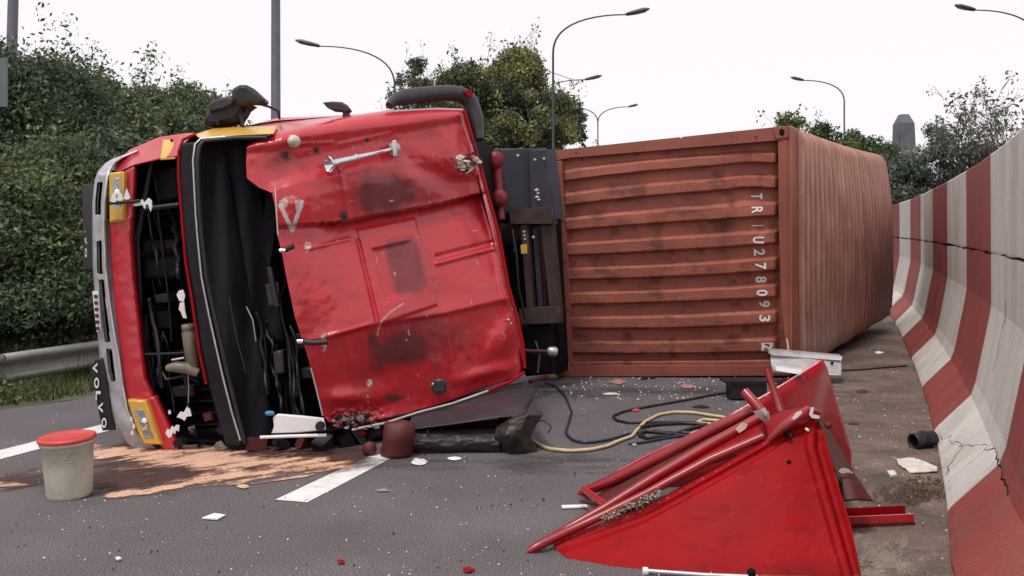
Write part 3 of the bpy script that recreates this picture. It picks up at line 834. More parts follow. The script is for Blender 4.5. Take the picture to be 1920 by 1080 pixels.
quad('roof_rail', [P(1484, 238, 10.28), P(1499, 243, 10.6), P(1503, 700, 10.65), P(1487, 700, 10.28)], M['cont'], cont, tuple(-RN * .03), .006)

quad('corner_gusset', [P(1474, 560, 10.34), P(1488, 560, 10.33), P(1492, 702, 10.33), P(1474, 702, 10.34)], M['cont'], cont, (0, .06, 0))
quad('bare_edge', [P(1474, 635, 10.29), P(1477, 635, 10.29), P(1486, 690, 10.28), P(1482, 692, 10.28)], M['letter0'], cont, (0, .01, 0))
# lettering on the end
def letter(ch, px, py, w, hgt, surf, name, m, parent, off=.004, rot='cw', aspect=1.0):
    v, fs = text_mesh(ch)
    ext = v.max(0) - v.min(0)
    k = hgt / .72 if ch not in 'I1' else hgt / .72
    kx = w / max(ext[0], .3)
    vs = []
    for x, y in v:
        a = x * kx; b = y * (hgt / max(ext[1], .3))
        X = px + b; Y = py + a          # rotated clockwise: top faces right, reads downwards
        vs.append(P(X, Y, surf(X, Y) - off))
    mb = MB(); mb.add(vs, [f[::-1] for f in fs]); mb.add(np.array(vs) + [0, .003, 0], fs)
    return mb.build(name, m, parent)
def end_surf(x, y):
    return cd(x) - float(end_h(np.array([float(x)]), np.array([float(y)]))[0])
M['letter'] = mat('white_lettering', (.80, .78, .76), .6, var=.06, scale=20)
for ch, x, y, w in [('T', 1419, 368, 11), ('R', 1420, 394, 13), ('I', 1421, 423, 3.4), ('U', 1422, 450, 12), ('2', 1424, 473, 13), ('7', 1426, 499, 12),
                    ('8', 1427, 524, 12), ('0', 1429, 549, 12), ('9', 1433, 570, 12), ('3', 1434, 597, 12), ('2', 1439, 650, 10)]:
    letter(ch, x, y, w, 21 if y < 640 else 17, end_surf, 'letter', M['letter'], cont, .006)
mb = MB()
for a, b, c, d_ in ((1428, 643, 1430, 658), (1448, 643, 1450, 658), (1428, 643, 1450, 644.5), (1428, 657, 1450, 658.5)):
    mb.prism([P(x, y, end_surf(x, y) - .006) for x, y in ((a, b), (c, b), (c, d_), (a, d_))], (0, .003, 0))
mb.build('check_box', M['letter'], cont)
def rail_surf(x, y): return lerp(10.28, 10.62, (x - 1484) / 16.) - .004
for i, ch in enumerate('TRIU2780932'):
    letter(ch, 1489 + i * .25, 424 + i * 10.5 + (4 if i > 3 else 0), 6, 5.5, rail_surf, 'letter', M['letter'], cont, .006)

# ================================================================== TRUCK
truck = thing('overturned_truck', (-1.5, 7.4, 0), 'red truck cab lying on its side with its grille open and black windscreen hole', 'truck')
PF = lambda px: 7.12 - (px - 175) * .00058                 # the front of the cab
# ---- roof of the cab
roof_top = [(463, 274, 6.95), (481, 261, 6.95), (528, 243, 6.98), (647, 218, 7.25), (724, 207, 7.5), (820, 202, 7.85), (868, 204, 8.0)]
roof_right = [(868, 204, 8.0), (893, 276, 8.0), (913, 365, 7.98), (934, 438, 7.95), (952, 538, 7.9), (969, 595, 7.88), (979, 644, 7.85), (985, 690, 7.82)]
roof_bot = [(628, 802, 6.86), (655, 806, 6.93), (700, 797, 7.0), (724, 790, 7.08), (785, 769, 7.25), (847, 752, 7.42), (908, 727, 7.62), (960, 712, 7.76), (985, 690, 7.82)]
roof_left = [(463, 274, 6.95), (461, 306, 6.9), (463, 335, 6.88), (485, 352, 6.86), (510, 362, 6.84), (516, 390, 6.82), (519, 436, 6.82), (529, 477, 6.82), (537, 521, 6.82), (553, 595, 6.82), (578, 672, 6.83), (590, 725, 6.84), (606, 780, 6.85), (628, 802, 6.86)]
RS = coons(roof_top, roof_bot, roof_left, roof_right, 210, 260)
def line_y(px, pts): return np.interp(px, [p[0] for p in pts], [p[1] for p in pts])
L_fold = [(460, 275), (510, 268), (564, 256), (640, 246), (760, 231), (866, 214)]
L_one = [(516, 424), (585, 419), (640, 415), (690, 405), (760, 394), (830, 380), (900, 362)]
L_three = [(530, 650), (618, 630), (688, 609), (826, 587), (944, 560)]
def sdpoly(px, py, poly):
    """signed distance (px) to a convex polygon, negative inside"""
    d = np.full(px.shape, -1e9)
    n = len(poly)
    for i in range(n):
        x0, y0 = poly[i]; x1, y1 = poly[(i + 1) % n]
        ex, ey = x1 - x0, y1 - y0; L = math.hypot(ex, ey)
        d = np.maximum(d, ((px - x0) * ey - (py - y0) * ex) / L)
    return d
H_OUT = [(668, 430), (779, 408), (822, 572), (712, 610)]
H_IN = [(694, 466), (772, 448), (800, 548), (722, 568)]
def roof_h(px, py):
    yf, y1, y3 = line_y(px, L_fold), line_y(px, L_one), line_y(px, L_three)
    top = line_y(px, [(p[0], p[1]) for p in roof_top])
    h = np.zeros_like(px)
    # rolled upper edge
    t = np.clip((py - top) / (yf - top + 1e-3), 0, 1)
    h += np.where(py < yf, -.20 * (1 - np.sqrt(np.clip(1 - (1 - t) ** 2, 0, 1))) * 1.0 - .0, 0)
    # band between fold and first ridge leans inwards, then steps out again
    a = np.clip((py - yf) / (y1 - yf), 0, 1); h += np.where(py >= yf, -.03 * sstep(0, .12, a) - .13 * a * (.45 + .55 * sstep(540, 640, px)), 0)
    b = np.clip((py - y1) / (y3 - y1), 0, 1)
    amp = .35 + .65 * sstep(560, 640, px)
    h += np.where(py > y1, (-.16 + .27 * b ** .75 + .02 * sstep(0, .05, b)) * amp, 0)
    c = np.clip((py - y3) / (760 - y3), 0, 1)
    h += np.where(py > y3, (-.025 * sstep(0, .06, c) - .13 * c) * amp, 0)
    # pressed ribs
    for (x0, yy0, x1, yy1, w, am) in ((564, 270, 623, 267, 3.5, .014), (638, 270, 730, 250, 3.5, .014), (578, 466, 655, 448, 3.5, .014), (818, 494, 924, 466, 4, .02),
                                      (818, 482, 924, 455, 5, -.02), (618, 629, 690, 610, 4, .014), (671, 452, 708, 607, 4, -.016), (638, 320, 655, 410, 4, .012),
                                      (708, 225, 712, 300, 5, .008), (770, 300, 785, 420, 6, -.008), (840, 590, 850, 720, 8, .008)):
        ex, ey = x1 - x0, yy1 - yy0; L = math.hypot(ex, ey)
        tt = np.clip(((px - x0) * ex + (py - yy0) * ey) / L ** 2, 0, 1)
        dist = np.hypot(px - x0 - tt * ex, py - yy0 - tt * ey)
        h += am * np.exp(-(dist / w) ** 2)
    # roof hatch
    so, si = sdpoly(px, py, H_OUT), sdpoly(px, py, H_IN)
    h += .022 * (1 - sstep(-5, 2, so)) - .028 * (1 - sstep(-7, 1, si)) * sstep(0, 40, 700 + 60 - px + 30)
    # dents
    def dent(x, y, rx, ry, am, ang=0):
        ca, sa = math.cos(ang), math.sin(ang)
        X = (px - x) * ca + (py - y) * sa; Y = -(px - x) * sa + (py - y) * ca
        return am * np.exp(-(X / rx) ** 2 - (Y / ry) ** 2)
    h += dent(850, 285, 22, 55, .06, -.35) + dent(800, 320, 60, 18, -.05, .5) + dent(870, 340, 30, 16, -.05)
    h += dent(935, 640, 25, 45, .05, .5) + dent(905, 700, 55, 12, .035, -.25) + dent(650, 745, 36, 16, .05) + dent(690, 540, 34, 60, .0)
    h += dent(560, 330, 50, 45, -.03) + dent(610, 520, 40, 60, .03, .2) + dent(720, 700, 60, 25, -.03, -.3) + dent(835, 560, 40, 25, -.02)
    # crumpled lower left corner
    cr = np.exp(-((px - 665) / 48.) ** 2 - ((py - 790) / 24.) ** 2)
    h += cr * (.05 * noise2(px / 7., py / 7., 4) + .03 * noise2(px / 3.2, py / 3.2, 5) - .03)
    cr2 = np.exp(-((px - 870) / 22.) ** 2 - ((py - 312) / 18.) ** 2)
    h += cr2 * .03 * noise2(px / 4., py / 4., 6)
    ridge = 1 - np.abs(fbm(px / 48. + 3, py / 60., 15, 3)) * 2.2
    zone = np.exp(-((px - 830) / 70.) ** 2 - ((py - 300) / 60.) ** 2) + .15 * np.exp(-((px - 600) / 60.) ** 2 - ((py - 560) / 110.) ** 2) + .9 * np.exp(-((px - 890) / 80.) ** 2 - ((py - 650) / 70.) ** 2) + .6 * np.exp(-((px - 690) / 90.) ** 2 - ((py - 730) / 40.) ** 2)
    h += .013 * np.clip(ridge, 0, 1) * np.clip(zone, 0, 1)
    h += .016 * fbm(px / 90., py / 90., 2) + .005 * fbm(px / 22., py / 22., 7)
    # turned-in rims
    rr = line_y(py, [(p[1], p[0]) for p in roof_right])
    h += -.05 * sstep(-9, 0, px - rr) + .018 * np.exp(-((px - rr + 12) / 4.) ** 2)
    return h
def roof_tone(px, py):
    T = np.zeros(px.shape + (4,)); T[..., :3] = (.10, .018, .022)
    n = fbm(px / 14., py / 14., 21)
    def blob(x, y, rx, ry, am, ang=0, k=2):
        ca, sa = math.cos(ang), math.sin(ang)
        X = (px - x) * ca + (py - y) * sa; Y = -(px - x) * sa + (py - y) * ca
        return am * np.clip(1.25 - (np.abs(X / rx) ** k + np.abs(Y / ry) ** k) + .35 * n, 0, 1)
    a = blob(720, 365, 60, 40, .85, -.12) + blob(770, 360, 90, 30, .35, -.1)
    a += blob(752, 655, 50, 34, .85, -.1) + blob(700, 655, 12, 40, .5) + blob(780, 640, 70, 50, .3)
    a += blob(761, 498, 34, 58, .72, -.25, 4) + blob(690, 362, 14, 60, .35) + blob(643, 405, 10, 12, .8)
    a += blob(534, 290, 9, 8, .9) + blob(592, 281, 9, 7, .9) + blob(688, 262, 7, 5, .7) + blob(525, 300, 35, 28, .4)
    a += blob(738, 745, 18, 9, .9) + blob(697, 637, 9, 13, .9) + blob(712, 680, 8, 30, .5) + blob(830, 620, 70, 40, .22)
    a += blob(940, 420, 14, 50, .35)
    a = np.clip(a, 0, .85)
    grn = blob(812, 670, 9, 8, .6) + blob(752, 700, 0.1, .1, 0)
    # scratched bare patches
    sc = np.zeros_like(px)
    n2 = fbm(px / 3.5, py / 3.5, 31)
    def scr(x, y, rx, ry, am): return am * np.clip(1.1 - ((px - x) / rx) ** 2 - ((py - y) / ry) ** 2, 0, 1) * (n2 > -.05)
    sc += scr(665, 786, 46, 17, .9) + scr(870, 312, 20, 15, .8) + scr(607, 640, 7, 22, .9) + scr(577, 463, 8, 14, .7)
    sc += scr(693, 718, 6, 8, 1.6) + scr(690, 745, 2, 18, .9) + scr(1, 1, 1, 1, 0)
    # badge: a V shaped mark of worn paint
    def segd(x0, y0, x1, y1):
        ex, ey = x1 - x0, y1 - y0; tt = np.clip(((px - x0) * ex + (py - y0) * ey) / (ex * ex + ey * ey), 0, 1)
        return np.hypot(px - x0 - tt * ex, py - y0 - tt * ey)
    bd = np.minimum(segd(526, 385, 548, 432), segd(566, 378, 548, 432))
    sc += (bd < 4.2) * .8 + (np.hypot((px - 532) / 9, (py - 381) / 9) < 1) * (.4 + .4 * (n2 > 0)) + (np.hypot((px - 561) / 8, (py - 385) / 12) < 1) * (.35 + .4 * (n2 > 0)) + .3 * (np.hypot((px - 545) / 16, (py - 374) / 8) < 1) * (n2 > -.2)
    # fine scratches
    rgs = np.random.default_rng(8)
    for k in range(30):
        x, y = rgs.uniform(560, 960), rgs.uniform(240, 770); L = rgs.uniform(2, 10); an = rgs.uniform(-.3, .3) + (1.4 if rgs.random() < .6 else 0)
        sc += (segd(x, y, x + L * math.cos(an), y + L * math.sin(an)) < .9) * .55
    # long curved scratch
    for q in range(10):
        t0, t1 = q / 10, (q + 1) / 10
        f = lambda t: (708 + (757 - 708) * t ** 1.4, 628 - (628 - 569) * t ** .65)
        sc += (segd(*f(t0), *f(t1)) < 1.3) * .8
    sc = np.clip(sc, 0, 1)
    col = np.array([.62, .56, .53])
    T[..., :3] = np.where(sc[..., None] > .25, col, T[..., :3])
    T[..., 3] = np.maximum(a, sc)
    g = grn > .2
    T[..., :3] = np.where(g[..., None], np.array([.07, .10, .05]), T[..., :3]); T[..., 3] = np.maximum(T[..., 3], grn)
    return T
grid_obj('roof_panel', RS, M['red'], truck, roof_h, .02, tone=roof_tone)
def roof_d(px, py):
    """depth of the cab roof at a spot"""
    k = np.argmin((RS[..., 0] - px) ** 2 + (RS[..., 1] - py) ** 2)
    q = RS.reshape(-1, 3)[k]
    return float(q[2] - roof_h(np.array([[float(px)]]), np.array([[float(py)]]))[0, 0])
ZERO4 = lambda px, py: np.zeros(np.shape(px) + (4,))

def patch(name, top, bot, m, parent, nu=30, nv=10, h=None, thick=.02, left=None, right=None, tone=None):
    left = left or [top[0], bot[0]]; right = right or [top[-1], bot[-1]]
    return grid_obj(name, coons(top, bot, left, right, nu, nv), m, parent, h, thick, tone=tone)
# door side strip visible over the roof edge
patch('door_skin', [(464, 236, 7.5), (519, 221, 7.8), (620, 217, 8.2), (722, 211, 8.6)], [(464, 262, 7.0), (519, 252, 7.05), (620, 228, 7.25), (722, 213, 7.6)], M['red'], truck, tone=ZERO4)
# body shell that closes the cab behind the visible faces
SH = [P(200, 330, 7.3), P(300, 262, 7.4), P(420, 242, 7.4), P(519, 226, 7.6), P(720, 212, 8.4), P(868, 210, 8.1)]
bk1, bk2 = np.array([-.15, 9.7, 2.35]), np.array([-2.6, 9.2, 2.1])
mb = MB(); mb.add(SH + [bk1, bk2], [tuple(range(8))]); mb.build('upper_side_panel', M['red_plain'], truck)
LOWS = [P(250, 838, 7.2), P(430, 838, 7.05), P(628, 806, 6.95), P(785, 772, 7.35), P(985, 700, 7.9)]
for q in LOWS: q[2] = max(q[2], .03)
mb = MB(); mb.add(LOWS + [np.array([-.05, 9.7, .12]), np.array([-2.6, 9.2, .05])], [tuple(range(7))[::-1]]); mb.build('lower_side_panel', M['dark'], truck)
mb = MB(); mb.add([bk1, bk2, np.array([-2.6, 9.2, .05]), np.array([-.05, 9.7, .12])], [(0, 1, 2, 3)])
mb.add([P(868, 210, 8.12), bk1, np.array([-.05, 9.7, .12]), P(985, 700, 7.92)], [(0, 1, 2, 3)])
mb.add([P(205, 325, 7.3), P(245, 838, 7.2), np.array([-2.6, 9.2, .05]), bk2], [(0, 1, 2, 3)])
mb.build('rear_wall', M['dark'], truck)

# ---- front: bumper
bl = [(236, 289), (212, 297), (197, 306), (183, 322), (177, 340), (173, 380), (173, 440), (174, 500), (178, 560), (184, 640), (190, 700), (200, 739), (212, 785), (228, 822), (244, 842)]
br = [(258, 282), (232, 293), (214, 303), (204, 318), (200, 335), (196, 375), (195, 420), (197, 500), (203, 560), (214, 630), (221, 665), (228, 720), (238, 770), (258, 815), (300, 846)]
L_, R_ = resample([(x, y, 0) for x, y in bl], 260), resample([(x, y, 0) for x, y in br], 260)
nu = 22; u = np.linspace(0, 1, nu)[None, :, None]
BS = L_[:, None] * (1 - u) + R_[:, None] * u
BS[..., 2] = PF(BS[..., 0]) - .10 + .12 * sstep(.12, 0, np.broadcast_to(u[..., 0], BS.shape[:2])) + .30 * sstep(330, 285, BS[..., 1]) + .05 * sstep(800, 850, BS[..., 1])
def slot_mask(px, py):
    m_ = np.zeros(px.shape)
    c = .5 * (np.interp(py, [p[1] for p in bl], [p[0] for p in bl]) + np.interp(py, [p[1] for p in br], [p[0] for p in br]))
    for y0, y1, off in ((343, 400, -.5), (452, 512, 1), (525, 640, 2), (655, 713, 2)):
        m_ = np.maximum(m_, ((py > y0) & (py < y1) & (np.abs(px - c - off) < 4.6)).astype(float))
    return m_
grid_obj('bumper', BS, [M['grey_metal'], M['dark']], truck, lambda x, y: -.07 * slot_mask(x, y) + .006 * fbm(x / 9., y / 40., 3), .05, mi=lambda x, y: slot_mask(x, y).astype(int), smooth=False)
# polished edge strip of the bumper
mb = MB()
pts = [(258, 283), (231, 294), (214, 304), (205, 319), (200, 336), (196, 375), (194, 420), (197, 500), (204, 560), (215, 630), (222, 665), (229, 720), (239, 770), (252, 800)]
mb.tube([P(x, y, PF(x) - .115 + .30 * float(sstep(330, 285, np.array(float(y))))) for x, y in pts], .009, 6); mb.build('bumper_trim', M['pale_metal'], truck)
# pale cap of the bumper end
mb = MB()
cap = [(236, 288), (197, 305), (183, 321), (176, 342), (174, 375), (183, 377), (185, 344), (193, 330), (208, 312), (258, 290), (260, 281)]
# ---- grey strip between bumper and red frame
patch('bumper_infill', [(206, 420, PF(206) - .04), (212, 420, PF(212) - .04)], [(262, 838, 7.02), (292, 846, 6.98)], M['grey_metal'], truck, 6, 60,
      left=[(199, 420, PF(199)), (202, 520, PF(202) - .02), (210, 600, 7.05), (224, 680, 7.04), (234, 745, 7.03), (262, 838, 7.02)],
      right=[(206, 420, PF(206)), (213, 520, PF(213) - .02), (220, 600, 7.03), (230, 690, 7.03), (244, 760, 7.02), (292, 846, 6.98)])
# red frame of the grille opening
patch('grille_frame', [(205, 412, 7.03), (245, 405, 7.03)], [(238, 752, 7.0), (288, 752, 6.98)], M['red'], truck, 14, 80,
      h=lambda x, y: .012 * np.sin((x - np.interp(y, [412, 752], [205, 238])) / 40 * 3.1) + .004 * fbm(x / 12., y / 12., 3), thick=.10,
      left=[(205, 412, 7.03), (208, 500, 7.03), (216, 580, 7.02), (226, 660, 7.01), (238, 752, 7.0)],
      right=[(245, 405, 7.03), (243, 450, 7.03), (248, 520, 7.03), (258, 610, 7.01), (264, 665, 7.0), (270, 712, 6.99), (288, 752, 6.98)], tone=ZERO4)
patch('grille_frame', [(231, 322, 7.06), (251, 312, 7.06)], [(232, 414, 7.03), (246, 410, 7.03)], M['red'], truck, 8, 20, thick=.08, tone=ZERO4)
patch('grille_frame', [(272, 745, 6.99), (288, 745, 6.98)], [(303, 842, 6.96), (335, 846, 6.95)], M['red'], truck, 10, 24, thick=.10, tone=ZERO4)
# red corner over the grille, with yellow patch
patch('corner_panel', [(207, 318, 7.30), (242, 281, 7.38), (298, 257, 7.36), (345, 250, 7.3), (366, 249, 7.3)], [(222, 322, 7.08), (253, 309, 7.06), (300, 298, 7.04), (333, 293, 7.03), (345, 268, 7.02)], M['red'], truck, 60, 14,
      h=lambda x, y: .0 * x, thick=.03, tone=ZERO4)
patch('yellow_patch', [(306, 258, 7.335), (338, 254, 7.29)], [(300, 300, 7.02), (328, 298, 7.01)], M['yellow'], truck, 8, 10, thick=.02)
mb = MB(); mb.lathe([(.006, 0), (.012, .01)], 8, P(321, 263, 7.22), [[1, 0, 0], [0, 0, 1], [0, 1, 0]]); mb.build('bolt', M['dark'], truck)
# thin red bar and black sill between grille and windscreen
def bar(name, pts, r, m, parent=truck, flat=1.0, n=8):
    b_ = MB(); b_.tube([P(*p) for p in pts], r, n, flat=flat); return b_.build(name, m, parent)
bar('red_bar', [(366, 252, 7.06), (343, 262, 7.0), (335, 285, 6.98), (335, 330, 6.98), (340, 395, 6.97), (348, 490, 6.96), (361, 569, 6.95), (374, 660, 6.94), (387, 720, 6.94)], .012, M['red_plain'])
patch('windscreen_sill', [(339, 268, 6.98), (366, 266, 6.96)], [(424, 838, 6.93), (452, 838, 6.91)], M['charcoal'], truck, 12, 90,
      h=lambda x, y: .006 * fbm(x / 12., y / 12., 8), thick=.05,
      left=[(339, 268, 6.98), (338, 340, 6.98), (343, 400, 6.97), (352, 490, 6.96), (366, 569, 6.95), (379, 660, 6.94), (394, 730, 6.94), (424, 838, 6.93)],
      right=[(366, 266, 6.96), (364, 339, 6.95), (371, 450, 6.94), (378, 520, 6.94), (392, 591, 6.93), (417, 700, 6.92), (437, 780, 6.91), (452, 838, 6.91)])
bar('sill_trim', [(505, 253, 6.97), (440, 255, 6.97), (377, 260, 6.97), (366, 270, 6.94), (362, 300, 6.93), (364, 339, 6.93), (367, 400, 6.92), (371, 450, 6.92), (378, 520, 6.92), (392, 591, 6.91), (404, 645, 6.90), (417, 702, 6.89), (434, 770, 6.88), (451, 826, 6.88)], .008, M['pale_metal'])
bar('rubber_seal', [(500, 258, 6.95), (440, 259, 6.95), (383, 264, 6.94), (374, 274, 6.92), (370, 300, 6.91), (371, 339, 6.91), (374, 400, 6.90), (379, 450, 6.90), (387, 520, 6.90), (402, 591, 6.89), (427, 702, 6.87), (444, 770, 6.86), (460, 832, 6.86)], .016, M['black'])
# yellow band over the windscreen hole
patch('yellow_band', [(366, 252, 7.25), (398, 241, 7.35), (460, 237, 7.4), (519, 236, 7.3)], [(373, 259, 6.99), (400, 256, 6.97), (460, 253, 6.95), (511, 251, 6.95)], M['yellow'], truck, 30, 12, thick=.03,
      h=lambda x, y: .02 * np.sin((y - 238) / 16 * 3.0))

# ---- headlights
def headlight(pts, lens, d, label=None):
    hl_ = MB(); hl_.prism([P(x, y, d) for x, y in pts], (0, .07, 0), inset=.012)
    o = hl_.build('headlight', M['yellow'], truck)
    c = MB(); c.prism([P(x, y, d - .006) for x, y in lens], (0, .02, 0), inset=.01); c.build('lens', M['glass_lens'], o)
    cx_, cy_ = np.mean([p[0] for p in lens]), np.mean([p[1] for p in lens])
    c = MB(); c.lathe([(.012, -.012), (.026, -.004), (.030, .004)], 14, P(cx_, cy_, d - .012), [[1, 0, 0], [0, 0, 1.6], [0, 1, 0]]); c.build('bulb', M['chrome'], o)
    if label: o['label'] = label
    return o
headlight([(204, 324), (231, 321), (233, 414), (205, 418)], [(211, 333), (226, 331), (227, 398), (211, 402)], 6.99)
headlight([(238, 750), (272, 752), (287, 790), (303, 834), (272, 834), (258, 812)], [(250, 768), (268, 766), (280, 797), (289, 822), (271, 824), (262, 800)], 6.92, 'dirty lower headlight in a yellow frame')
# dirty yellow end on the lamp
mb = MB(); mb.prism([P(x, y, 6.98) for x, y in ((208, 392), (229, 390), (230, 410), (208, 413))], (0, .01, 0)); mb.build('indicator', M['yellow'], truck)

# ---- grille opening: radiator and engine bits
mb = MB(); mb.prism([P(240, 300, 7.62), P(372, 285, 7.6), P(460, 850, 7.5), P(290, 850, 7.6)], (0, .04, 0)); mb.build('radiator', M['dark'], truck)
mb = MB()
for k in range(24):
    y = 315 + k * 22; x0_, x1_ = np.interp(y, [300, 850], [244, 292]), np.interp(y, [300, 850], [366, 440])
    mb.tube([P(x0_, y, 7.55), P(x1_, y - 4, 7.52)], .008, 5)
o = mb.build('radiator_fins', M['charcoal'], truck); o['kind'] = 'stuff'
bar('cross_brace', [(296, 393, 7.15), (300, 430, 7.15), (309, 500, 7.15), (318, 580, 7.15), (322, 640, 7.15)], .008, M['charcoal'])
bar('cross_brace', [(285, 300, 7.2), (258, 450, 7.2), (264, 600, 7.2), (290, 740, 7.2)], .02, M['black'])
bar('cross_brace', [(272, 392, 7.1), (336, 384, 7.1)], .02, M['black'])
bar('cross_brace', [(270, 665, 7.05), (352, 662, 7.05)], .012, M['charcoal'])
bar('cross_brace', [(256, 480, 7.3), (340, 470, 7.3)], .03, M['dark'])
bar('cable', [(300, 690, 7.1), (312, 712, 7.0), (345, 704, 7.05), (372, 715, 7.1)], .012, M['black'])
bar('cable', [(352, 700, 7.0), (354, 725, 7.0), (353, 755, 7.05)], .004, M['grey_metal'])
mb = MB(); mb.prism([P(288, 320, 7.35), P(332, 312, 7.35), P(336, 372, 7.35), P(292, 380, 7.35)], (0, .2, 0), inset=.02); mb.build('air_box', M['charcoal'], truck)
mb = MB(); mb.prism([P(266, 452, 7.35), P(330, 448, 7.35), P(340, 520, 7.35), P(268, 525, 7.35)], (0, .2, 0), inset=.03); mb.build('air_box', M['black'], truck)
# beige bottle and valve in the engine bay
mb = MB(); ax = P(352, 610, 7.0) - P(362, 690, 7.0); ax /= np.linalg.norm(ax); sx = np.cross([0, 1, 0], ax)
mb.lathe([(.02, -.17), (.045, -.155), (.05, .10), (.042, .125), (.048, .13), (.045, .165), (.02, .17)], 16, P(357, 650, 7.02), [sx, [0, 1, 0], ax]); mb.build('coolant_bottle', M['beige'], truck)
mb = MB(); mb.tube([P(314, 690, 7.0), P(330, 688, 6.98), P(352, 690, 7.0), P(372, 700, 7.0)], [.025, .04, .045, .03], 12); mb.build('valve', M['beige'], truck)
mb = MB(); mb.tube([P(322, 675, 6.96), P(345, 671, 6.96)], .008, 6); mb.build('valve_cap', M['pale_metal'], truck)
# debris in the lower grille corner
rg = np.random.default_rng(91)
for k in range(14):
    x, y = rg.uniform(305, 455), rg.uniform(775, 842)
    mb = MB(); c = P(x, y, rg.uniform(6.95, 7.2)); a = rg.normal(size=(3, 3)); q, _ = np.linalg.qr(a)
    mb.box(c, rg.uniform(.02, .09, 3), q); mb.build('broken_piece', M[['black', 'charcoal', 'red_dark', 'beige', 'black'][k % 5]], truck)

rg = np.random.default_rng(404)
def clutter(x0, x1, y0, y1, d0, d1, n, L=1.0, mats=('black', 'black', 'blackhose', 'dark')):
    """hanging cables and hoses, running along the lean of the cab, clipped to short brackets"""
    for k in range(n):
        x, y = rg.uniform(x0, x1), rg.uniform(y0, y0 + (y1 - y0) * .5); d = rg.uniform(d0, d1)
        ln = rg.uniform(.35, 1.0) * (y1 - y) * L; q = [(x, y, d)]
        for j in range(1, 9):
            q.append((x + .16 * ln * j / 8 + 7 * noise2(j * .6 + k * 9, k, 3), y + ln * j / 8, d + .05 * float(noise2(j * .7, k, 4))))
        q = resample(q, 26); mb = MB(); mb.tube([P(*p) for p in q], rg.uniform(.005, .02), 7)
        mb.build('cable', M[mats[k % len(mats)]], truck)
clutter(262, 325, 320, 600, 7.15, 7.4, 7); clutter(275, 345, 540, 800, 7.05, 7.4, 8); clutter(470, 545, 480, 800, 7.0, 7.5, 9); clutter(500, 560, 600, 800, 6.95, 7.3, 5)
for (x, y, w, h_, d, mt) in ((560, 640, 22, 26, 7.1, 'charcoal'), (575, 700, 26, 18, 7.15, 'black'), (545, 730, 24, 30, 7.2, 'charcoal'), (520, 680, 18, 40, 7.1, 'shell'), (300, 600, 34, 30, 7.3, 'charcoal'), (340, 735, 40, 16, 7.1, 'charcoal'), (300, 560, 26, 14, 7.25, 'shell')):
    mb = MB(); mb.prism([P(x - w / 2, y - h_ / 2, d), P(x + w / 2, y - h_ / 2 - 3, d), P(x + w / 2 + 4, y + h_ / 2, d), P(x - w / 2 + 4, y + h_ / 2 + 2, d)], (.02, .12, 0), inset=.012); mb.build('engine_fitting', M[mt], truck)

# ---- torn white plastic clips
def shard(pts, d, name='white_clip', m='white_plastic', parent=truck):
    mb = MB(); mb.prism([P(x, y, d) for x, y in pts], (0, .012, 0)); return mb.build(name, M[m], parent)
for x in (213, 225, 238):
    y = 377 - (x - 213) * .2
    shard([(x - 6, y), (x - 4, y - 8), (x - 1, y - 15 - (x == 238) * 4), (x + 3, y - 9), (x + 6, y - 1), (x + 3, y + 2), (x - 3, y + 2)], 6.93)
bar('clip_rod', [(206, 381, 6.94), (250, 378, 6.94), (262, 376, 6.94)], .012, M['black'])
shard([(249, 386), (255, 374), (260, 381), (266, 373), (270, 380), (278, 371), (284, 376), (285, 388), (282, 397), (278, 384), (274, 383), (271, 392), (267, 384), (258, 386)], 6.95)
shard([(331, 553), (335, 545), (343, 543), (347, 555), (344, 566), (336, 564)], 6.96)
shard([(337, 568), (345, 566), (347, 585), (350, 597), (343, 596), (339, 585), (335, 580)], 6.96)
shard([(331, 782), (338, 772), (344, 774), (350, 763), (356, 768), (359, 780), (350, 781), (346, 789), (340, 785)], 6.88)
shard([(310, 812), (313, 805), (318, 807), (322, 799), (326, 802), (330, 797), (336, 798), (335, 809), (330, 806), (328, 814), (324, 810), (321, 819), (316, 821)], 6.88)
for (x, y) in ((317, 773), (245, 786), (250, 800), (247, 812)):
    shard([(x - 2, y - 3), (x + 2, y - 4), (x + 3, y + 3), (x - 1, y + 4)], 6.9)

# ---- windscreen hole: dashboard, interior
mb = MB()
Wd = [P(372, 262, 7.25), P(462, 258, 7.25), P(520, 330, 7.25), P(540, 480, 7.25), P(600, 740, 7.2), P(620, 840, 7.1), P(455, 845, 7.1), P(420, 700, 7.2), P(378, 450, 7.25)]
def inner(name, top, bot, m, left=None, right=None, h=None, thick=.03): return patch(name, top, bot, m, truck, 20, 60, h, thick, left, right)
inner('dashboard', [(374, 262, 7.0), (418, 262, 7.2)], [(460, 840, 6.98), (520, 845, 7.2)], M['charcoal'],
      left=[(374, 262, 7.0), (374, 340, 6.98), (380, 450, 6.98), (402, 590, 6.97), (428, 700, 6.97), (460, 840, 6.98)], h=lambda x, y: .02 * np.sin(x / 11.) + .01 * fbm(x / 14., y / 60., 4))
inner('windscreen_shade', [(405, 260, 7.15), (470, 258, 7.30)], [(455, 640, 7.2), (535, 640, 7.35)], M['charcoal'], h=lambda x, y: .010 * np.sin(x / 9.) + .015 * fbm(x / 25., y / 90., 9))
mb = MB(); mb.prism([P(380, 250, 8.1), P(640, 250, 8.1), P(680, 850, 8.1), P(440, 850, 8.1)], (0, .03, 0)); mb.build('bulkhead', M['dark'], truck)
mb = MB(); c = P(500, 520, 7.45)
ring = [c + np.array([.11 * math.cos(a), .16 * math.cos(a), .24 * math.sin(a)]) for a in np.linspace(0, 2 * math.pi, 25)]
mb.tube(ring, .014, 8, cap=False); mb.tube([ring[0], c, ring[12]], .012, 6); mb.build('steering_wheel', M['black'], truck)
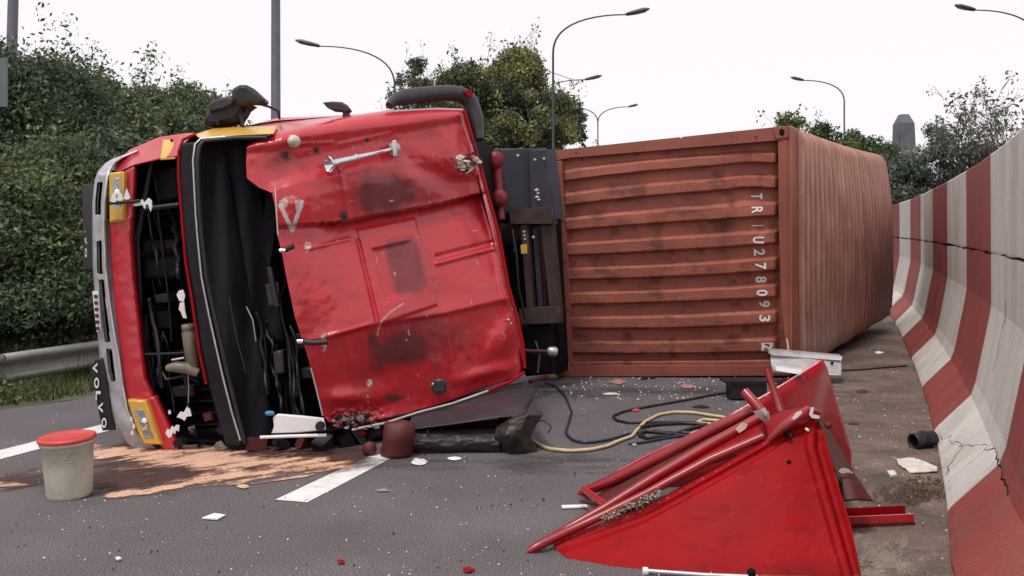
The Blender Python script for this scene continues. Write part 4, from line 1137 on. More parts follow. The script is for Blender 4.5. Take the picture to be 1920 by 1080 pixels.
mb = MB(); mb.prism([P(500, 560, 7.5), P(560, 540, 7.6), P(600, 700, 7.6), P(540, 720, 7.5)], (0, .4, 0), inset=.05); mb.build('seat', M['dark'], truck)
mb = MB(); mb.prism([P(500, 345, 7.35), P(512, 348, 7.3), P(516, 430, 7.2), P(505, 500, 7.2), P(488, 470, 7.3)], (0, .1, 0), inset=.01); mb.build('door_pillar', M['black'], truck)
bar('wiper', [(430, 560, 6.9), (445, 640, 6.88), (462, 700, 6.88)], .006, M['black'])
bar('wiper', [(462, 575, 6.92), (474, 600, 6.9), (480, 640, 6.9)], .004, M['grey_metal'])
bar('sun_visor_rod', [(505, 500, 6.95), (512, 540, 6.95), (520, 574, 6.95)], .02, M['shell'])
mb = MB(); mb.prism([P(497, 533, 6.97), P(521, 530, 6.97), P(524, 572, 6.97), P(503, 574, 6.97)], (0, .03, 0), inset=.01); mb.build('interior_lamp', M['shell'], truck)
for pts in ([(530, 470), (551, 461)], [(563, 640), (588, 643), (614, 641)]):
    mb = MB(); mb.tube([P(x, y, 6.78) for x, y in pts], [.02] * len(pts), 8); o = mb.build('hinge', M['black'], truck)
    mb = MB(); e = pts[0]; mb.lathe([(.016, -.02), (.016, .02)], 8, P(e[0], e[1], 6.76), [[0, 0, 1], [0, 1, 0], [1, 0, 0]]); mb.build('bolt', M['chrome'], o)
# pale seam along the front edge of the roof
bar('roof_seam', [(516, 352, 6.81), (518, 395, 6.79), (521, 440, 6.79)], .005, M['pale_metal'])
bar('roof_seam', [(583, 690, 6.80), (592, 725, 6.80), (605, 779, 6.81)], .005, M['pale_metal'])
bar('roof_seam', [(870, 208, 7.97), (886, 262, 7.97), (900, 310, 7.96), (914, 364, 7.95), (935, 438, 7.92), (953, 538, 7.88), (970, 596, 7.86), (980, 646, 7.83), (984, 690, 7.80)], .016, M['red_plain'])
bar('roof_seam', [(660, 806, 6.88), (724, 793, 7.02), (785, 773, 7.2), (847, 757, 7.38), (915, 733, 7.6)], .010, M['pale_metal'])
bar('roof_seam', [(915, 733, 7.6), (955, 717, 7.72), (983, 698, 7.79)], .014, M['red_plain'])
# torn metal, foam and leaf litter on the rear seam
rg = np.random.default_rng(23)
def scraps(name, cx_, cy_, sx_, sy_, n_, d, sizes, mats_):
    for k in range(n_):
        x, y = cx_ + rg.normal() * sx_, cy_ + rg.normal() * sy_
        mb = MB(); dd = roof_d(x, y) - .02 if d is None else d
        a = rg.random() * 6.28; s_ = rg.uniform(*sizes)
        pts = [P(x + math.cos(a + t) * s_ * rg.uniform(.5, 1.3), y + math.sin(a + t) * s_ * rg.uniform(.3, .9), dd - rg.uniform(0, .03)) for t in (0, 1.3, 2.6, 3.7, 5.0)]
        mb.prism(pts, (0, .008, 0)); mb.build(name, M[mats_[k % len(mats_)]], truck)
scraps('torn_scrap', 872, 308, 9, 8, 16, None, (4, 9), ['scrap', 'beige', 'paper', 'cream', 'charcoal'])
scraps('torn_scrap', 893, 290, 5, 18, 9, 7.93, (3, 6), ['red_dark', 'scrap', 'charcoal'])
scraps('torn_scrap', 668, 790, 26, 8, 30, None, (3, 9), ['red_dark', 'pale_metal', 'black', 'grey_metal', 'red_plain', 'charcoal'])
scraps('torn_scrap', 690, 800, 34, 6, 12, 6.9, (3, 8), ['charcoal', 'black', 'pale_metal', 'red_dark'])
scraps('torn_scrap', 958, 600, 3, 20, 5, None, (2, 4), ['scrap', 'black', 'paper'])
# ---- lamps and fittings on the roof
def roof_fit(name, x, y, r, m, out=.03, n=16):
    mb = MB(); d = roof_d(x, y)
    mb.lathe([(r * 1.15, .02), (r * 1.15, -.006), (r, -.01), (r * .85, -out * .7), (r * .4, -out), (.003, -out * 1.03)], n, P(x, y, d), [[1, 0, 0], [0, 0, 1], [0, 1, 0]])
    return mb.build(name, m, truck)
roof_fit('marker_lamp', 550, 265, .042, M['cream'], .05)
o = roof_fit('marker_lamp', 822, 725, .055, M['beige'], .05); o['label'] = 'smashed lower marker lamp'
mb = MB(); mb.prism([P(x, y, 7.2) for x, y in ((806, 714), (838, 713), (835, 735), (812, 736))], (0, .03, 0), inset=.01); mb.build('lamp_base', M['shell'], truck)
mb = MB(); mb.lathe([(.004, -.03), (.014, -.02), (.014, 0)], 8, P(811, 720, 7.16), [[1, 0, 0], [0, 0, 1], [0, 1, 0]]); mb.build('bulb', M['chrome'], truck)
roof_fit('roof_plug', 534, 290, .018, M['black'], .008); roof_fit('roof_plug', 592, 281, .016, M['black'], .008); roof_fit('roof_plug', 688, 262, .012, M['black'], .006)
roof_fit('roof_plug', 643, 405, .02, M['black'], .01)
# ---- horn
hA, hB = P(616, 308, roof_d(616, 308) - .10), P(738, 279, roof_d(738, 279) - .09)
hx = hB - hA; hL = np.linalg.norm(hx); hx /= hL; hu = np.cross(hx, [0, 0, 1]); hu /= np.linalg.norm(hu); hv = np.cross(hu, hx)
horn = MB(); horn.lathe([(.062, 0), (.066, .004), (.058, .016), (.040, .045), (.030, .09), (.026, .18), (.022, .30), (.016, .42), (.015, hL)], 20, hA, [hu, hv, hx], cap=False)
horn.lathe([(.003, .05), (.03, .045), (.056, .012), (.062, 0)], 20, hA, [hu, hv, hx], cap=False)
ho = horn.build('horn', M['chrome'], truck)
mb = MB(); mb.lathe([(.026, .235), (.028, .24), (.028, .25), (.024, .255)], 16, hA, [hu, hv, hx]); mb.build('clamp', M['pale_metal'], ho)
mb = MB(); mb.lathe([(.02, -.02), (.045, -.015), (.045, .035), (.02, .04)], 14, hB, [hu, hv, hx]); mb.box(hB + [0, .05, 0], (.05, .10, .09)); mb.build('mount', M['grey_metal'], ho)
mb = MB(); mb.prism([P(735, 264, 7.3), P(742, 262, 7.3), P(745, 292, 7.3), P(737, 294, 7.3)], (0, .05, 0), inset=.005); mb.build('bracket', M['pale_metal'], ho)
mb = MB(); mb.tube([hA + hx * .06 + [0, .02, 0], hA + hx * .06 + [0, .12, -.02]], .012, 6); mb.build('bracket', M['dark'], ho)
# ---- mirrors on the upper side
def blob(name, pts, d, thick, m, parent, inset=.03):
    mb = MB(); mb.prism([P(x, y, d) for x, y in pts], (0, thick, 0), inset=inset, ins_d=.035); return mb.build(name, m, parent)
mir = blob('door_mirror', [(431, 172), (436, 164), (447, 158), (460, 158), (470, 163), (484, 176), (495, 186), (495, 191), (486, 194), (466, 193), (452, 197), (440, 196), (434, 186)], 7.25, .14, M['black'], truck, .03)
mir['label'] = 'upper black mirror head'
blob('glass', [(440, 172), (450, 165), (462, 166), (478, 180), (486, 188), (462, 189), (446, 190)], 7.30, .02, M['charcoal'], mir, .01)
mir = blob('door_mirror', [(386, 196), (396, 185), (414, 182), (432, 178), (448, 190), (470, 195), (458, 204), (452, 215), (444, 226), (420, 233), (395, 236), (380, 232), (383, 215)], 7.38, .2, M['black'], truck, .04)
mir['label'] = 'large dark mirror housing lying on the cab side'
blob('shell', [(388, 198), (398, 188), (430, 182), (440, 192), (420, 205), (392, 210)], 7.34, .03, M['shell'], mir, .02)
bar('mirror_arm', [(486, 195, 7.3), (504, 200, 7.4), (522, 208, 7.5), (524, 222, 7.6)], .010, M['black'])
bar('mirror_arm', [(445, 205, 7.4), (452, 222, 7.4), (456, 238, 7.35)], .014, M['black'])
scraps('torn_scrap', 457, 212, 3, 8, 5, 7.36, (2, 5), ['black', 'charcoal'])
scraps('torn_scrap', 400, 232, 10, 4, 7, 7.3, (3, 6), ['red_dark', 'black', 'charcoal'])
for x, y, s_ in ((470, 213, .012),): roof_fit('roof_plug', 940, 500, .006, M['black'], .003)
mir = blob('small_mirror', [(603, 191), (622, 189), (640, 190), (650, 196), (658, 207), (652, 212), (643, 209), (626, 208), (612, 201)], 7.45, .07, M['shell'], truck, .02)
mir['label'] = 'small grey mirror on a short stalk'
mb = MB(); mb.prism([P(642, 207, 7.47), P(654, 209, 7.47), P(655, 219, 7.47), P(642, 220, 7.47)], (0, .05, 0), inset=.006); mb.build('stalk', M['shell'], mir)
# ---- black moulding round the upper rear roof corner
mb = MB()
fp = [(729, 198, 7.62), (738, 188, 7.68), (765, 181, 7.8), (800, 177, 7.95), (840, 174, 8.1), (866, 177, 8.18), (882, 190, 8.2), (890, 215, 8.2), (896, 245, 8.18), (899, 262, 8.15)]
mb.tube([P(*p) for p in resample([(a, b, c) for a, b, c in fp], 30)], [.03 + .037 * min(1, i / 4) - .035 * max(0, (i - 24) / 6) for i in range(30)], 12)
mb.build('roof_deflector', M['shell'], truck)
mb = MB(); mb.prism([P(x, y, 8.1) for x, y in ((868, 171), (884, 168), (887, 178), (880, 182))], (0, .03, 0)); mb.build('torn_scrap', M['red_plain'], truck)
# ---- lower boards with lettering beside the bumper
bd = MB(); bd.prism([P(x, y, 6.98) for x, y in ((177, 674), (190, 672), (201, 720), (206, 770), (216, 806), (192, 808), (184, 770), (176, 730), (171, 700))], (0, .03, 0), inset=.006)
bdo = bd.build('mud_flap', M['black'], truck)
for ch, x, y, w in (('V', 178, 690, 19), ('O', 181, 718, 20), ('L', 184, 742, 17), ('V', 188, 764, 19), ('O', 195, 793, 19)):
    letter(ch, x, y, w, 9, lambda a, b: 6.965, 'letter', M['letter'], bdo)
bd = MB(); A1, A2, A3, A4 = P(154, 346, 7.9), P(178, 344, 7.3), P(178, 506, 7.3), P(156, 504, 7.9)
bd.prism([A1, A2, A3, A4], (.03, .02, 0), inset=.006); bdo = bd.build('mud_flap', M['black'], truck)
def flap_surf(x, y): return lerp(7.9, 7.3, (x - 155) / 23.) - .006
for ch, y in zip('VOLVO', (383, 404, 428, 450, 474)):
    letter(ch, 161, y, 17, 4.2, flap_surf, 'letter', M['letter'], bdo)
mb = MB(); mb.prism([P(173, 546, 7.02), P(184, 545, 6.98), P(189, 620, 6.98), P(181, 622, 7.02)], (0, .012, 0)); pl = mb.build('number_plate', M['paper'], truck)
for k in range(6):
    y = 553 + k * 12; mb = MB(); mb.prism([P(175.5 + k * .8, y, 7.0), P(182 + k * .8, y - .5, 6.975), P(182.5 + k * .8, y + 6, 6.975), P(176 + k * .8, y + 6.5, 7.0)], (0, .004, 0)); mb.build('plate_mark', M['red_dark'], pl)
# ---- white panel hanging out of the hole
mb = MB(); mb.prism([P(x, y, 6.80) for x, y in ((511, 783), (520, 777), (560, 780), (606, 785), (610, 806), (560, 812), (508, 813), (513, 800))], (0, .03, 0), inset=.01)
o = mb.build('sun_visor', M['white_plastic'], truck)
mb = MB(); mb.tube([P(488, 820, 6.77), P(540, 818, 6.76), P(612, 816, 6.76)], .012, 8); mb.build('visor_edge', M['white_plastic'], o)
mb = MB(); mb.lathe([(.028, -.03), (.034, 0), (.03, .03)], 12, P(600, 799, 6.75), [[1, 0, 0], [0, 0, 1], [0, 1, 0]]); mb.build('knob', M['black'], o)
mb = MB(); mb.lathe([(.014, -.03), (.02, 0), (.014, .03)], 10, P(506, 775, 6.8), [[0, 0, 1], [0, 1, 0], [1, 0, 0]]); mb.build('blue_cap', M['bluecap'], truck)

# ================================================================== CHASSIS between cab and container
ch = thing('trailer_chassis', (0, 9.8, 0), 'dark chassis frame with red linkage between cab roof and container', 'trailer chassis')
def cprism(name, pts, d, back, m, inset=.01):
    mb = MB(); mb.prism([P(*(p if len(p) == 3 else (*p, d))) for p in pts], back, inset=inset); return mb.build(name, M[m], ch)
cprism('side_plate', [(898, 280), (1020, 277), (1026, 300), (1034, 400), (1000, 395), (930, 402), (905, 330)], 9.7, (.1, .4, 0), 'blueblack')
cprism('frame_plate', [(992, 282), (1024, 279), (1040, 410), (996, 408)], 9.6, (.1, .1, 0), 'blueblack')
cprism('back_plate', [(930, 400), (1036, 400), (1052, 700), (985, 706), (950, 560)], 10.1, (.1, .3, 0), 'dark')
cprism('cross_beam', [(953, 392), (1036, 388), (1038, 420), (956, 420)], 9.55, (.05, .15, 0), 'brown')
cprism('cross_beam', [(972, 580), (1048, 574), (1049, 606), (976, 608)], 9.55, (.05, .15, 0), 'brown')
cprism('long_beam', [(1014, 420), (1034, 420), (1048, 576), (1030, 578)], 9.6, (.05, .2, 0), 'brown')
cprism('long_beam', [(976, 420), (988, 420), (1000, 580), (988, 580)], 9.58, (.05, .2, 0), 'brown')
cprism('long_beam', [(998, 424), (1008, 424), (1018, 578), (1009, 578)], 9.7, (.05, .2, 0), 'blueblack')
cprism('lower_box', [(985, 612), (1030, 610), (1036, 700), (990, 706)], 9.6, (.05, .2, 0), 'dark', .02)
cprism('orange_tag', [(976, 459), (988, 458), (989, 475), (977, 476)], 9.5, (0, .02, 0), 'yellow', .003)
for (x0_, y0_, x1_, y1_, r) in ((930, 300, 936, 375, .05), (936, 375, 940, 412, .04)):
    mb = MB(); mb.tube([P(x0_, y0_, 9.45), P(x1_, y1_, 9.4)], r, 10); mb.build('linkage_rod', M['fr'], ch)
for x, y in ((929, 300), (936, 372)):
    mb = MB(); mb.lathe([(.03, -.05), (.085, -.04), (.09, .02), (.03, .05)], 18, P(x, y, 9.4), [[1, 0, 0], [0, 0, 1], [0, 1, 0]]); mb.build('linkage_joint', M['fr'], ch)
rgm = np.random.default_rng(6)
for (x, y, w, hh) in ((1006, 356, 8, 4), (1009, 362, 6, 3), (1007, 369, 9, 4), (1010, 374, 6, 3), (983, 434, 5, 3), (983, 441, 4, 3), (984, 448, 5, 3)):
    pts = [(x + math.cos(t) * w * .6 * rgm.uniform(.5, 1.2), y + math.sin(t) * hh * .7 * rgm.uniform(.6, 1.2)) for t in np.linspace(0, 6.283, 8, endpoint=False)]
    mb = MB(); mb.prism([P(a, b, 9.57) for a, b in pts], (0, .01, 0)); mb.build('paint_mark', M['scrap'], ch)
mb = MB(); mb.tube([P(970, 656, 9.3), P(1000, 659, 9.3), P(1034, 659, 9.3)], .02, 8); mb.build('strut', M['red_dark'], ch)
mb = MB(); mb.lathe([(.03, -.05), (.045, -.03), (.045, .03), (.03, .05)], 10, P(1036, 659, 9.3), [[0, 0, 1], [0, 1, 0], [1, 0, 0]]); mb.build('strut_end', M['pale_metal'], ch)
mb = MB(); mb.tube([P(994, 716, 9.0), P(1026, 705, 9.3)], .022, 8); mb.build('strut', M['red_dark'], ch)
for x, y in ((910, 300), (971, 292), (912, 340), (1003, 300), (1020, 298), (1000, 445), (965, 470)):
    mb = MB(); mb.lathe([(.006, -.012), (.016, 0)], 8, P(x, y, 9.58), [[1, 0, 0], [0, 0, 1], [0, 1, 0]]); mb.build('bolt', M['grey_metal'], ch)
bar('air_line', [(960, 430, 9.4), (968, 480, 9.35), (972, 540, 9.4), (985, 600, 9.4)], .014, M['black'], ch)
bar('air_line', [(1004, 640, 9.4), (1012, 665, 9.3), (1008, 700, 9.2)], .012, M['black'], ch)
# chassis continues behind (hidden by the cab from here): main rails to the container
for z in (1.55, .62):
    mb = MB(); mb.tube([(-.3, 9.75, z), (.35, 10.4, z), (3.4, 16, z)], .11, 4); mb.build('main_rail', M['brown'], ch)

# ================================================================== dark deflector shell lying under the cab
df = thing('wind_deflector', G(850, 850), 'dark grey torn wind deflector crushed on the road under the cab roof', 'wind deflector')
patch('outer_shell', [(772, 778, 7.2), (847, 757, 7.45), (930, 728, 7.75), (985, 716, 7.95)], [(768, 806, 6.85), (850, 796, 6.85), (935, 784, 6.85), (1012, 782, 6.9)], M['shell'], df, 40, 16,
      right=[(985, 716, 7.95), (990, 735, 7.6), (1003, 757, 7.2), (1018, 780, 6.95)], left=[(772, 778, 7.2), (768, 792, 7.0), (768, 806, 6.85)],
      h=lambda x, y: .02 * fbm(x / 40., y / 20., 5))
def low_h(px, py):
    t = (py - 800) / 48.
    return .10 * np.sin(np.clip(t, 0, 1) * 3.14) + .020 * fbm(px / 30., py / 9., 6) + .012 * (1 - np.abs(fbm(px / 22., py / 16., 16)) * 2)
patch('lower_sheet', [(764, 802, 6.98), (850, 806, 7.0), (936, 803, 7.02)], [(762, 850, 6.86), (850, 848, 6.88), (938, 846, 6.9)], M['shell'], df, 70, 30, h=low_h, thick=.06)
patch('inner_web', [(770, 800, 6.95), (860, 796, 6.98), (940, 786, 7.0)], [(770, 826, 7.05), (860, 826, 7.05), (940, 828, 7.05)], M['dark'], df, 20, 8)
mb = MB()
rg = np.random.default_rng(3)
V = []
prof_x = [928, 938, 952, 968, 984, 1000, 1012]
capg = coons([(930, 800, 6.92), (955, 790, 6.8), (990, 778, 6.8), (1018, 778, 6.95)], [(930, 846, 6.98), (955, 852, 6.86), (985, 852, 6.84), (1008, 848, 6.9)],
             [(930, 800, 6.92), (927, 820, 6.85), (930, 846, 6.98)], [(1018, 778, 6.95), (1004, 800, 6.9), (994, 820, 6.88), (1008, 848, 6.9)], 30, 26)
grid_obj('end_cap', capg, M['brownbag'], df, lambda x, y: .03 * fbm(x / 24., y / 18., 6) + .004 * fbm(x / 6., y / 6., 9), .12)
mb = MB(); mb.prism([P(x, y, 7.1) for x, y in ((935, 785), (975, 772), (1016, 779), (990, 800), (940, 806))], (0, .1, 0), inset=.02); mb.build('inner_fold', M['black'], df)
bar('wire', [(1000, 790, 6.9), (1020, 788, 6.85), (1034, 800, 6.8), (1028, 812, 6.8)], .006, M['blackhose'], df)
bar('wire', [(984, 765, 7.0), (1000, 740, 7.4), (1012, 722, 8.0)], .006, M['blackhose'], df)
for x in (802, 934): bar('bracket', [(x, 806, 6.84), (x, 830, 6.86)], .006, M['shell'], df)

tl = thing('tail_lamp', G(742, 858), 'dark red translucent lamp cluster standing on the road end of the lane dash', 'lamp cluster')
mb = MB(); mb.lathe([(.02, 0), (.115, .005), (.12, .03), (.115, .12), (.118, .125), (.112, .25), (.03, .28)], 22, G(742, 862) + [0, .1, 0], [[1, 0, 0], [0, .75, 0], [0, 0, 1]]); 
for q in range(len(mb.v)):
    x, y, z = mb.v[q]; k = fbm(x * 14, z * 14, 33); mb.v[q] = (x + .018 * k + .10 * (z - .1), y + .02 * fbm(x * 11, z * 9, 34), z * (.92 + .07 * float(noise2(x * 12, y * 12, 5))))
b = mb.build('lamp_body', M['red_dark'], tl)
for k in range(0):
    a = -2.5 + k * .31; c0 = G(742, 862) + [0, .1, .12]
    mb = MB(); mb.box(c0 + [.118 * math.cos(a), .118 * .75 * math.sin(a), 0.02], (.012, .012, .09)); mb.build('rib', M['red_dark'], tl)
rb = MB(); rb.lathe([(.01, -.05), (.045, -.035), (.052, 0), (.045, .035), (.01, .05)], 14, G(691, 857) + [0, .05, .05], [[1, 0, 0], [0, 1, 0], [0, 0, 1]])
tag(rb.build('reflector', M['red_dark']), 'small round dark red reflector on the road under the crushed cab corner', 'reflector')
for k, (x, y) in enumerate(((665, 838), (640, 842), (560, 848), (600, 850), (520, 850), (474, 852), (705, 833))):
    mb = MB(); rg = np.random.default_rng(k + 60); q, _ = np.linalg.qr(rg.normal(size=(3, 3)))
    g0 = G(x, y); mb.box(g0 + [0, .1, .05], rg.uniform(.05, .14, 3), q)
    mb.build('crushed_piece', M[['black', 'charcoal', 'red_dark'][k % 3]], truck)

# ================================================================== bucket
bp = G(134, 941); bp[1] += .13; bp[0] = (131 - CX) * bp[1] / FPX
bu = thing('bucket', bp, 'cream plastic bucket with a red lid standing on the asphalt at left', 'bucket')
mb = MB(); mb.lathe([(.118, 0), (.124, .004), (.128, .02), (.138, .17), (.150, .318), (.156, .321), (.156, .338), (.150, .341)], 40, bp, None, cap=True)
mb.build('bucket_wall', M['cream'], bu)
mb = MB(); tl_ = np.array([[1, 0, .03], [0, 1, -.05], [0, 0, 1]])
mb.lathe([(.162, .341), (.165, .346), (.164, .360), (.150, .365), (.140, .358), (.03, .360), (.002, .361)], 40, bp, None, cap=True); mb.build('lid', M['red_lid'], bu)
bu.rotation_euler = (math.radians(1.5), math.radians(-2.2), 0)
# embossed printed mark on the bucket
M['print'] = mat('faint_print', (.20, .19, .14), .6, var=.3, scale=40)
mb = MB()
for (xa, ya, xb, yb) in ((126, 846, 143, 864), (143, 846, 126, 864), (128, 845, 141, 845), (129, 867, 140, 867)):
    d_ = 5.49; mb.tube([P(xa, ya, d_ ), P(xb, yb, d_ + .004)], .0035, 5)
mb.build('print_mark', M['print'], bu)

# ================================================================== red fairing in the foreground
fa = thing('cab_fairing', G(1300, 1040), 'torn off bright red wedge shaped cab fairing with tubular rails on the road', 'cab fairing')
front_top = [(1036, 1016, 4.83), (1120, 985, 4.83), (1213, 950, 4.83), (1330, 885, 4.84), (1433, 827, 4.84), (1480, 796, 4.86), (1524, 779, 4.88)]
front_bot = [(1037, 1024, 4.80), (1062, 1046, 4.67), (1143, 1063, 4.56), (1250, 1072, 4.50), (1367, 1079, 4.46), (1500, 1081, 4.42), (1616, 1083, 4.40)]
front_right = [(1524, 779, 4.88), (1543, 803, 4.83), (1567, 893, 4.70), (1596, 986, 4.56), (1616, 1083, 4.40)]
def ff_h(px, py):
    xr = np.interp(py, [779, 803, 893, 986, 1083], [1524, 1543, 1567, 1596, 1616])
    xl = np.interp(py, [840, 1083], [1516, 1586])
    t = px - xl
    h = .030 * sstep(-12, 2, t) - .050 * sstep(10, 17, t) + .03 * sstep(20, 40, t)
    yt = line_y(px, [(a, b) for a, b, c in front_top])
    h += -.020 * sstep(30, 24, py - yt) + .02 * np.exp(-((py - yt - 8) / 7.) ** 2)
    h += .02 * np.sin(np.clip((px - 1040) / 480, 0, 1) * 3.14) * sstep(0, 200, py - yt) + .004 * fbm(px / 60., py / 60., 6)
    return h
FSg = coons(front_top, front_bot, [(1036, 1016, 4.83), (1037, 1024, 4.80)], front_right, 150, 80)
def ff_tone(px, py):
    T = np.zeros(px.shape + (4,)); n = fbm(px / 40., py / 18., 91, 5); n3 = fbm(px / 4., py / 3., 92, 3)
    dk = .35 * sstep(.1, .8, n) + .3 * sstep(1030, 1085, py) * (.8 + .8 * n3)
    yt = line_y(px, [(a, b) for a, b, c in front_top])
    lt = ((np.abs(py - yt - 5) < 1.6) & (n3 > .25)) * .7 + (n3 > .66) * .18
    rg_ = np.random.default_rng(5)
    for k in range(34):
        x, y = rg_.uniform(1120, 1590), rg_.uniform(830, 1075); L = rg_.uniform(5, 45); a = rg_.uniform(-.75, -.2) if rg_.random() < .7 else rg_.uniform(-2, 2)
        ex, ey = math.cos(a) * L, math.sin(a) * L; t = np.clip(((px - x) * ex + (py - y) * ey) / (L * L), 0, 1)
        lt = np.maximum(lt, .09 * (np.hypot(px - x - t * ex, py - y - t * ey) < .9))
    for x, y, rr in ((1479, 867, 5), (1478, 815, 9), (1515, 848, 3)): dk = np.maximum(dk, .9 * (np.hypot(px - x, py - y) < rr) * (n3 > -.4))
    T[..., :3] = np.where((lt > dk)[..., None], np.array([.50, .20, .18]), np.array([.12, .008, .008]))
    T[..., 3] = np.clip(np.maximum(dk, lt), 0, .9); return T
M['fair_front'] = mat('fairing_face', (.31, .002, .004), .6, var=.14, scale=4, spec=.15, dirt=(.25, .008, .010), dirt_amt=.6, dscale=5, bump=.06, bscale=25, wear=True)
grid_obj('front_panel', coons(front_top, front_bot, [(1036, 1016, 4.83), (1037, 1024, 4.80)], front_right, 300, 170), M['fair_front'], fa, ff_h, .015, tone=ff_tone)
back_top = [(1088, 922, 5.82), (1200, 860, 5.88), (1359, 783, 5.98), (1461, 724, 6.02), (1543, 673, 6.05)]
back_bot = [(1090, 930, 5.80), (1200, 925, 5.95), (1359, 915, 6.0), (1461, 905, 6.1), (1596, 876, 6.35)]
back_right = [(1543, 673, 6.05), (1551, 690, 6.05), (1563, 734, 6.1), (1587, 811, 6.2), (1597, 850, 6.3), (1596, 876, 6.35)]
def bk_h(px, py):
    xl = np.interp(py, [673, 900], [1540, 1545])
    return -.05 * sstep(0, 30, px - np.interp(py, [673, 760, 880], [1542, 1520, 1500])) * 1.6 + .006 * fbm(px / 50., py / 50., 3)
def bk_tone(px, py):
    T = np.zeros(px.shape + (4,)); n = fbm(px / 6., py / 6., 3)
    a = np.exp(-((px - 1503) / 16.) ** 2 - ((py - 708) / 9.) ** 2) * (n > -.1)
    T[..., :3] = (.03, .015, .02); T[..., 3] = np.clip(a * 1.2, 0, .9)
    e = (np.abs(py - line_y(px, [(a_, b_) for a_, b_, c_ in back_top])) < 4) & (n > .1) & (px > 1380) & (px < 1500)
    T[..., :3] = np.where(e[..., None], np.array([.6, .55, .5]), T[..., :3]); T[..., 3] = np.where(e, .9, T[..., 3])
    return T
grid_obj('back_panel', coons(back_top, back_bot, [(1088, 922, 5.82), (1090, 930, 5.80)], back_right, 100, 50), M['red'], fa, bk_h, .015, tone=bk_tone)
def rail_(name, pts, r, m='rail_red', flat=1.0):
    mb = MB(); mb.tube([P(*p) for p in pts], r, 10, flat=flat); return mb.build(name, M[m], fa)
rail_('front_rail', [(990, 1034, 4.75), (1012, 1022, 4.76), (1036, 1010, 4.80), (1130, 966, 4.82), (1213, 925, 4.85), (1330, 862, 4.86), (1431, 818, 4.87)], [.016, .024, .024, .022, .022, .024, .020])
rail_('middle_rail', [(1041, 1003, 4.88), (1130, 955, 4.95), (1230, 893, 5.03), (1330, 835, 5.12), (1430, 781, 5.2)], [.018, .026, .028, .030, .030])
rail_('back_rail', [(1086, 927, 5.80), (1110, 916, 5.75), (1150, 900, 5.7), (1250, 851, 5.62), (1340, 804, 5.56), (1418, 767, 5.5)], [.016, .03, .036, .040, .040, .03])
# sheet between the middle and the front rail
patch('web_panel', [(1150, 950, 4.97), (1240, 895, 5.05), (1330, 842, 5.13), (1424, 790, 5.2)], [(1180, 948, 4.88), (1260, 905, 4.88), (1340, 866, 4.88), (1436, 826, 4.88)], M['red_plain'], fa, 40, 12)
patch('web_panel', [(1120, 930, 5.70), (1250, 862, 5.6), (1330, 822, 5.5), (1400, 790, 5.45)], [(1130, 958, 5.0), (1240, 893, 5.05), (1330, 845, 5.15), (1424, 800, 5.22)], M['red_dark'], fa, 40, 12)
rail_('tip_bar', [(1096, 918, 5.76), (1118, 935, 5.4), (1146, 952, 5.05)], .022, 'red')
rail_('lower_edge', [(1090, 940, 5.5), (1180, 955, 4.98), (1210, 938, 4.96)], .01, 'red_dark')
rail_('inner_strut', [(1305, 872, 4.97), (1340, 866, 4.92), (1380, 851, 4.90)], .008)
st = rail_('stub_post', [(1396, 735, 5.45), (1412, 752, 5.4), (1432, 776, 5.35)], .030)
rail_('stub_post', [(1438, 692, 5.62), (1450, 728, 5.58), (1466, 778, 5.5), (1472, 800, 5.45)], [.018, .022, .030, .030])
rail_('top_rail', [(1444, 824, 4.84), (1466, 803, 4.82), (1492, 785, 4.82), (1514, 772, 4.83), (1532, 776, 4.86)], [.018, .026, .030, .030, .022])
patch('rear_web', [(1432, 785, 5.3), (1470, 770, 5.4), (1505, 765, 5.5), (1530, 775, 5.6)], [(1440, 826, 4.9), (1480, 798, 4.92), (1510, 785, 4.95), (1560, 870, 5.0)], M['red_plain'], fa, 24, 14)
patch('rear_web', [(1530, 776, 4.90), (1545, 790, 5.4), (1570, 830, 6.0)], [(1574, 905, 4.74), (1585, 900, 5.3), (1597, 880, 6.0)], M['red_dark'], fa, 24, 14)
patch('torn_flap', [(1570, 884, 5.1), (1588, 879, 5.15), (1600, 884, 5.2)], [(1580, 941, 5.0), (1608, 938, 5.0), (1638, 941, 5.0)], M['red_dark'], fa, 16, 12, right=[(1600, 884, 5.2), (1618, 910, 5.1), (1638, 941, 5.0)],
      h=lambda x, y: .04 * np.sin((x - 1570) / 60 * 3.1))
# chips: bare torn edges
def fchip(pts, d, m='paper'):
    mb = MB(); mb.prism([P(x, y, d) for x, y in pts], (0, .006, 0)); mb.build('bare_chip', M[m], fa)
fchip([(1521, 765), (1526, 764), (1524, 777), (1537, 780), (1536, 785), (1522, 784), (1518, 778)], 4.77)
fchip([(1487, 783), (1494, 774), (1503, 771), (1504, 775), (1494, 784), (1487, 788)], 4.77)
fchip([(1572, 884), (1580, 878), (1592, 880), (1600, 888), (1590, 886), (1578, 888)], 5.05, 'scrap')
fchip([(1412, 772), (1430, 768), (1442, 772), (1444, 786), (1434, 792), (1424, 784)], 5.12, 'grey_metal')
fchip([(1428, 770), (1434, 764), (1440, 774), (1436, 780)], 5.10, 'scrap')
fchip([(1380, 805), (1392, 793), (1402, 796), (1398, 804), (1386, 812)], 5.08, 'scrap')
for (x, y, r, m) in ((1477, 813, .012, 'dark'), (1479, 867, .012, 'dark'), (1514, 806, .008, 'paper'), (1554, 799, .016, 'red_dark'), (1517, 848, .006, 'scrap'), (1481, 816, .010, 'shell')):
    dd = 4.80 if y < 830 else 4.76
    mb = MB(); mb.lathe([(r * .6, -.012), (r, -.006), (r, .02)], 10, P(x, y, dd), [[1, 0, 0], [0, 0, 1], [0, 1, 0]]); mb.build('rivet', M[m], fa)
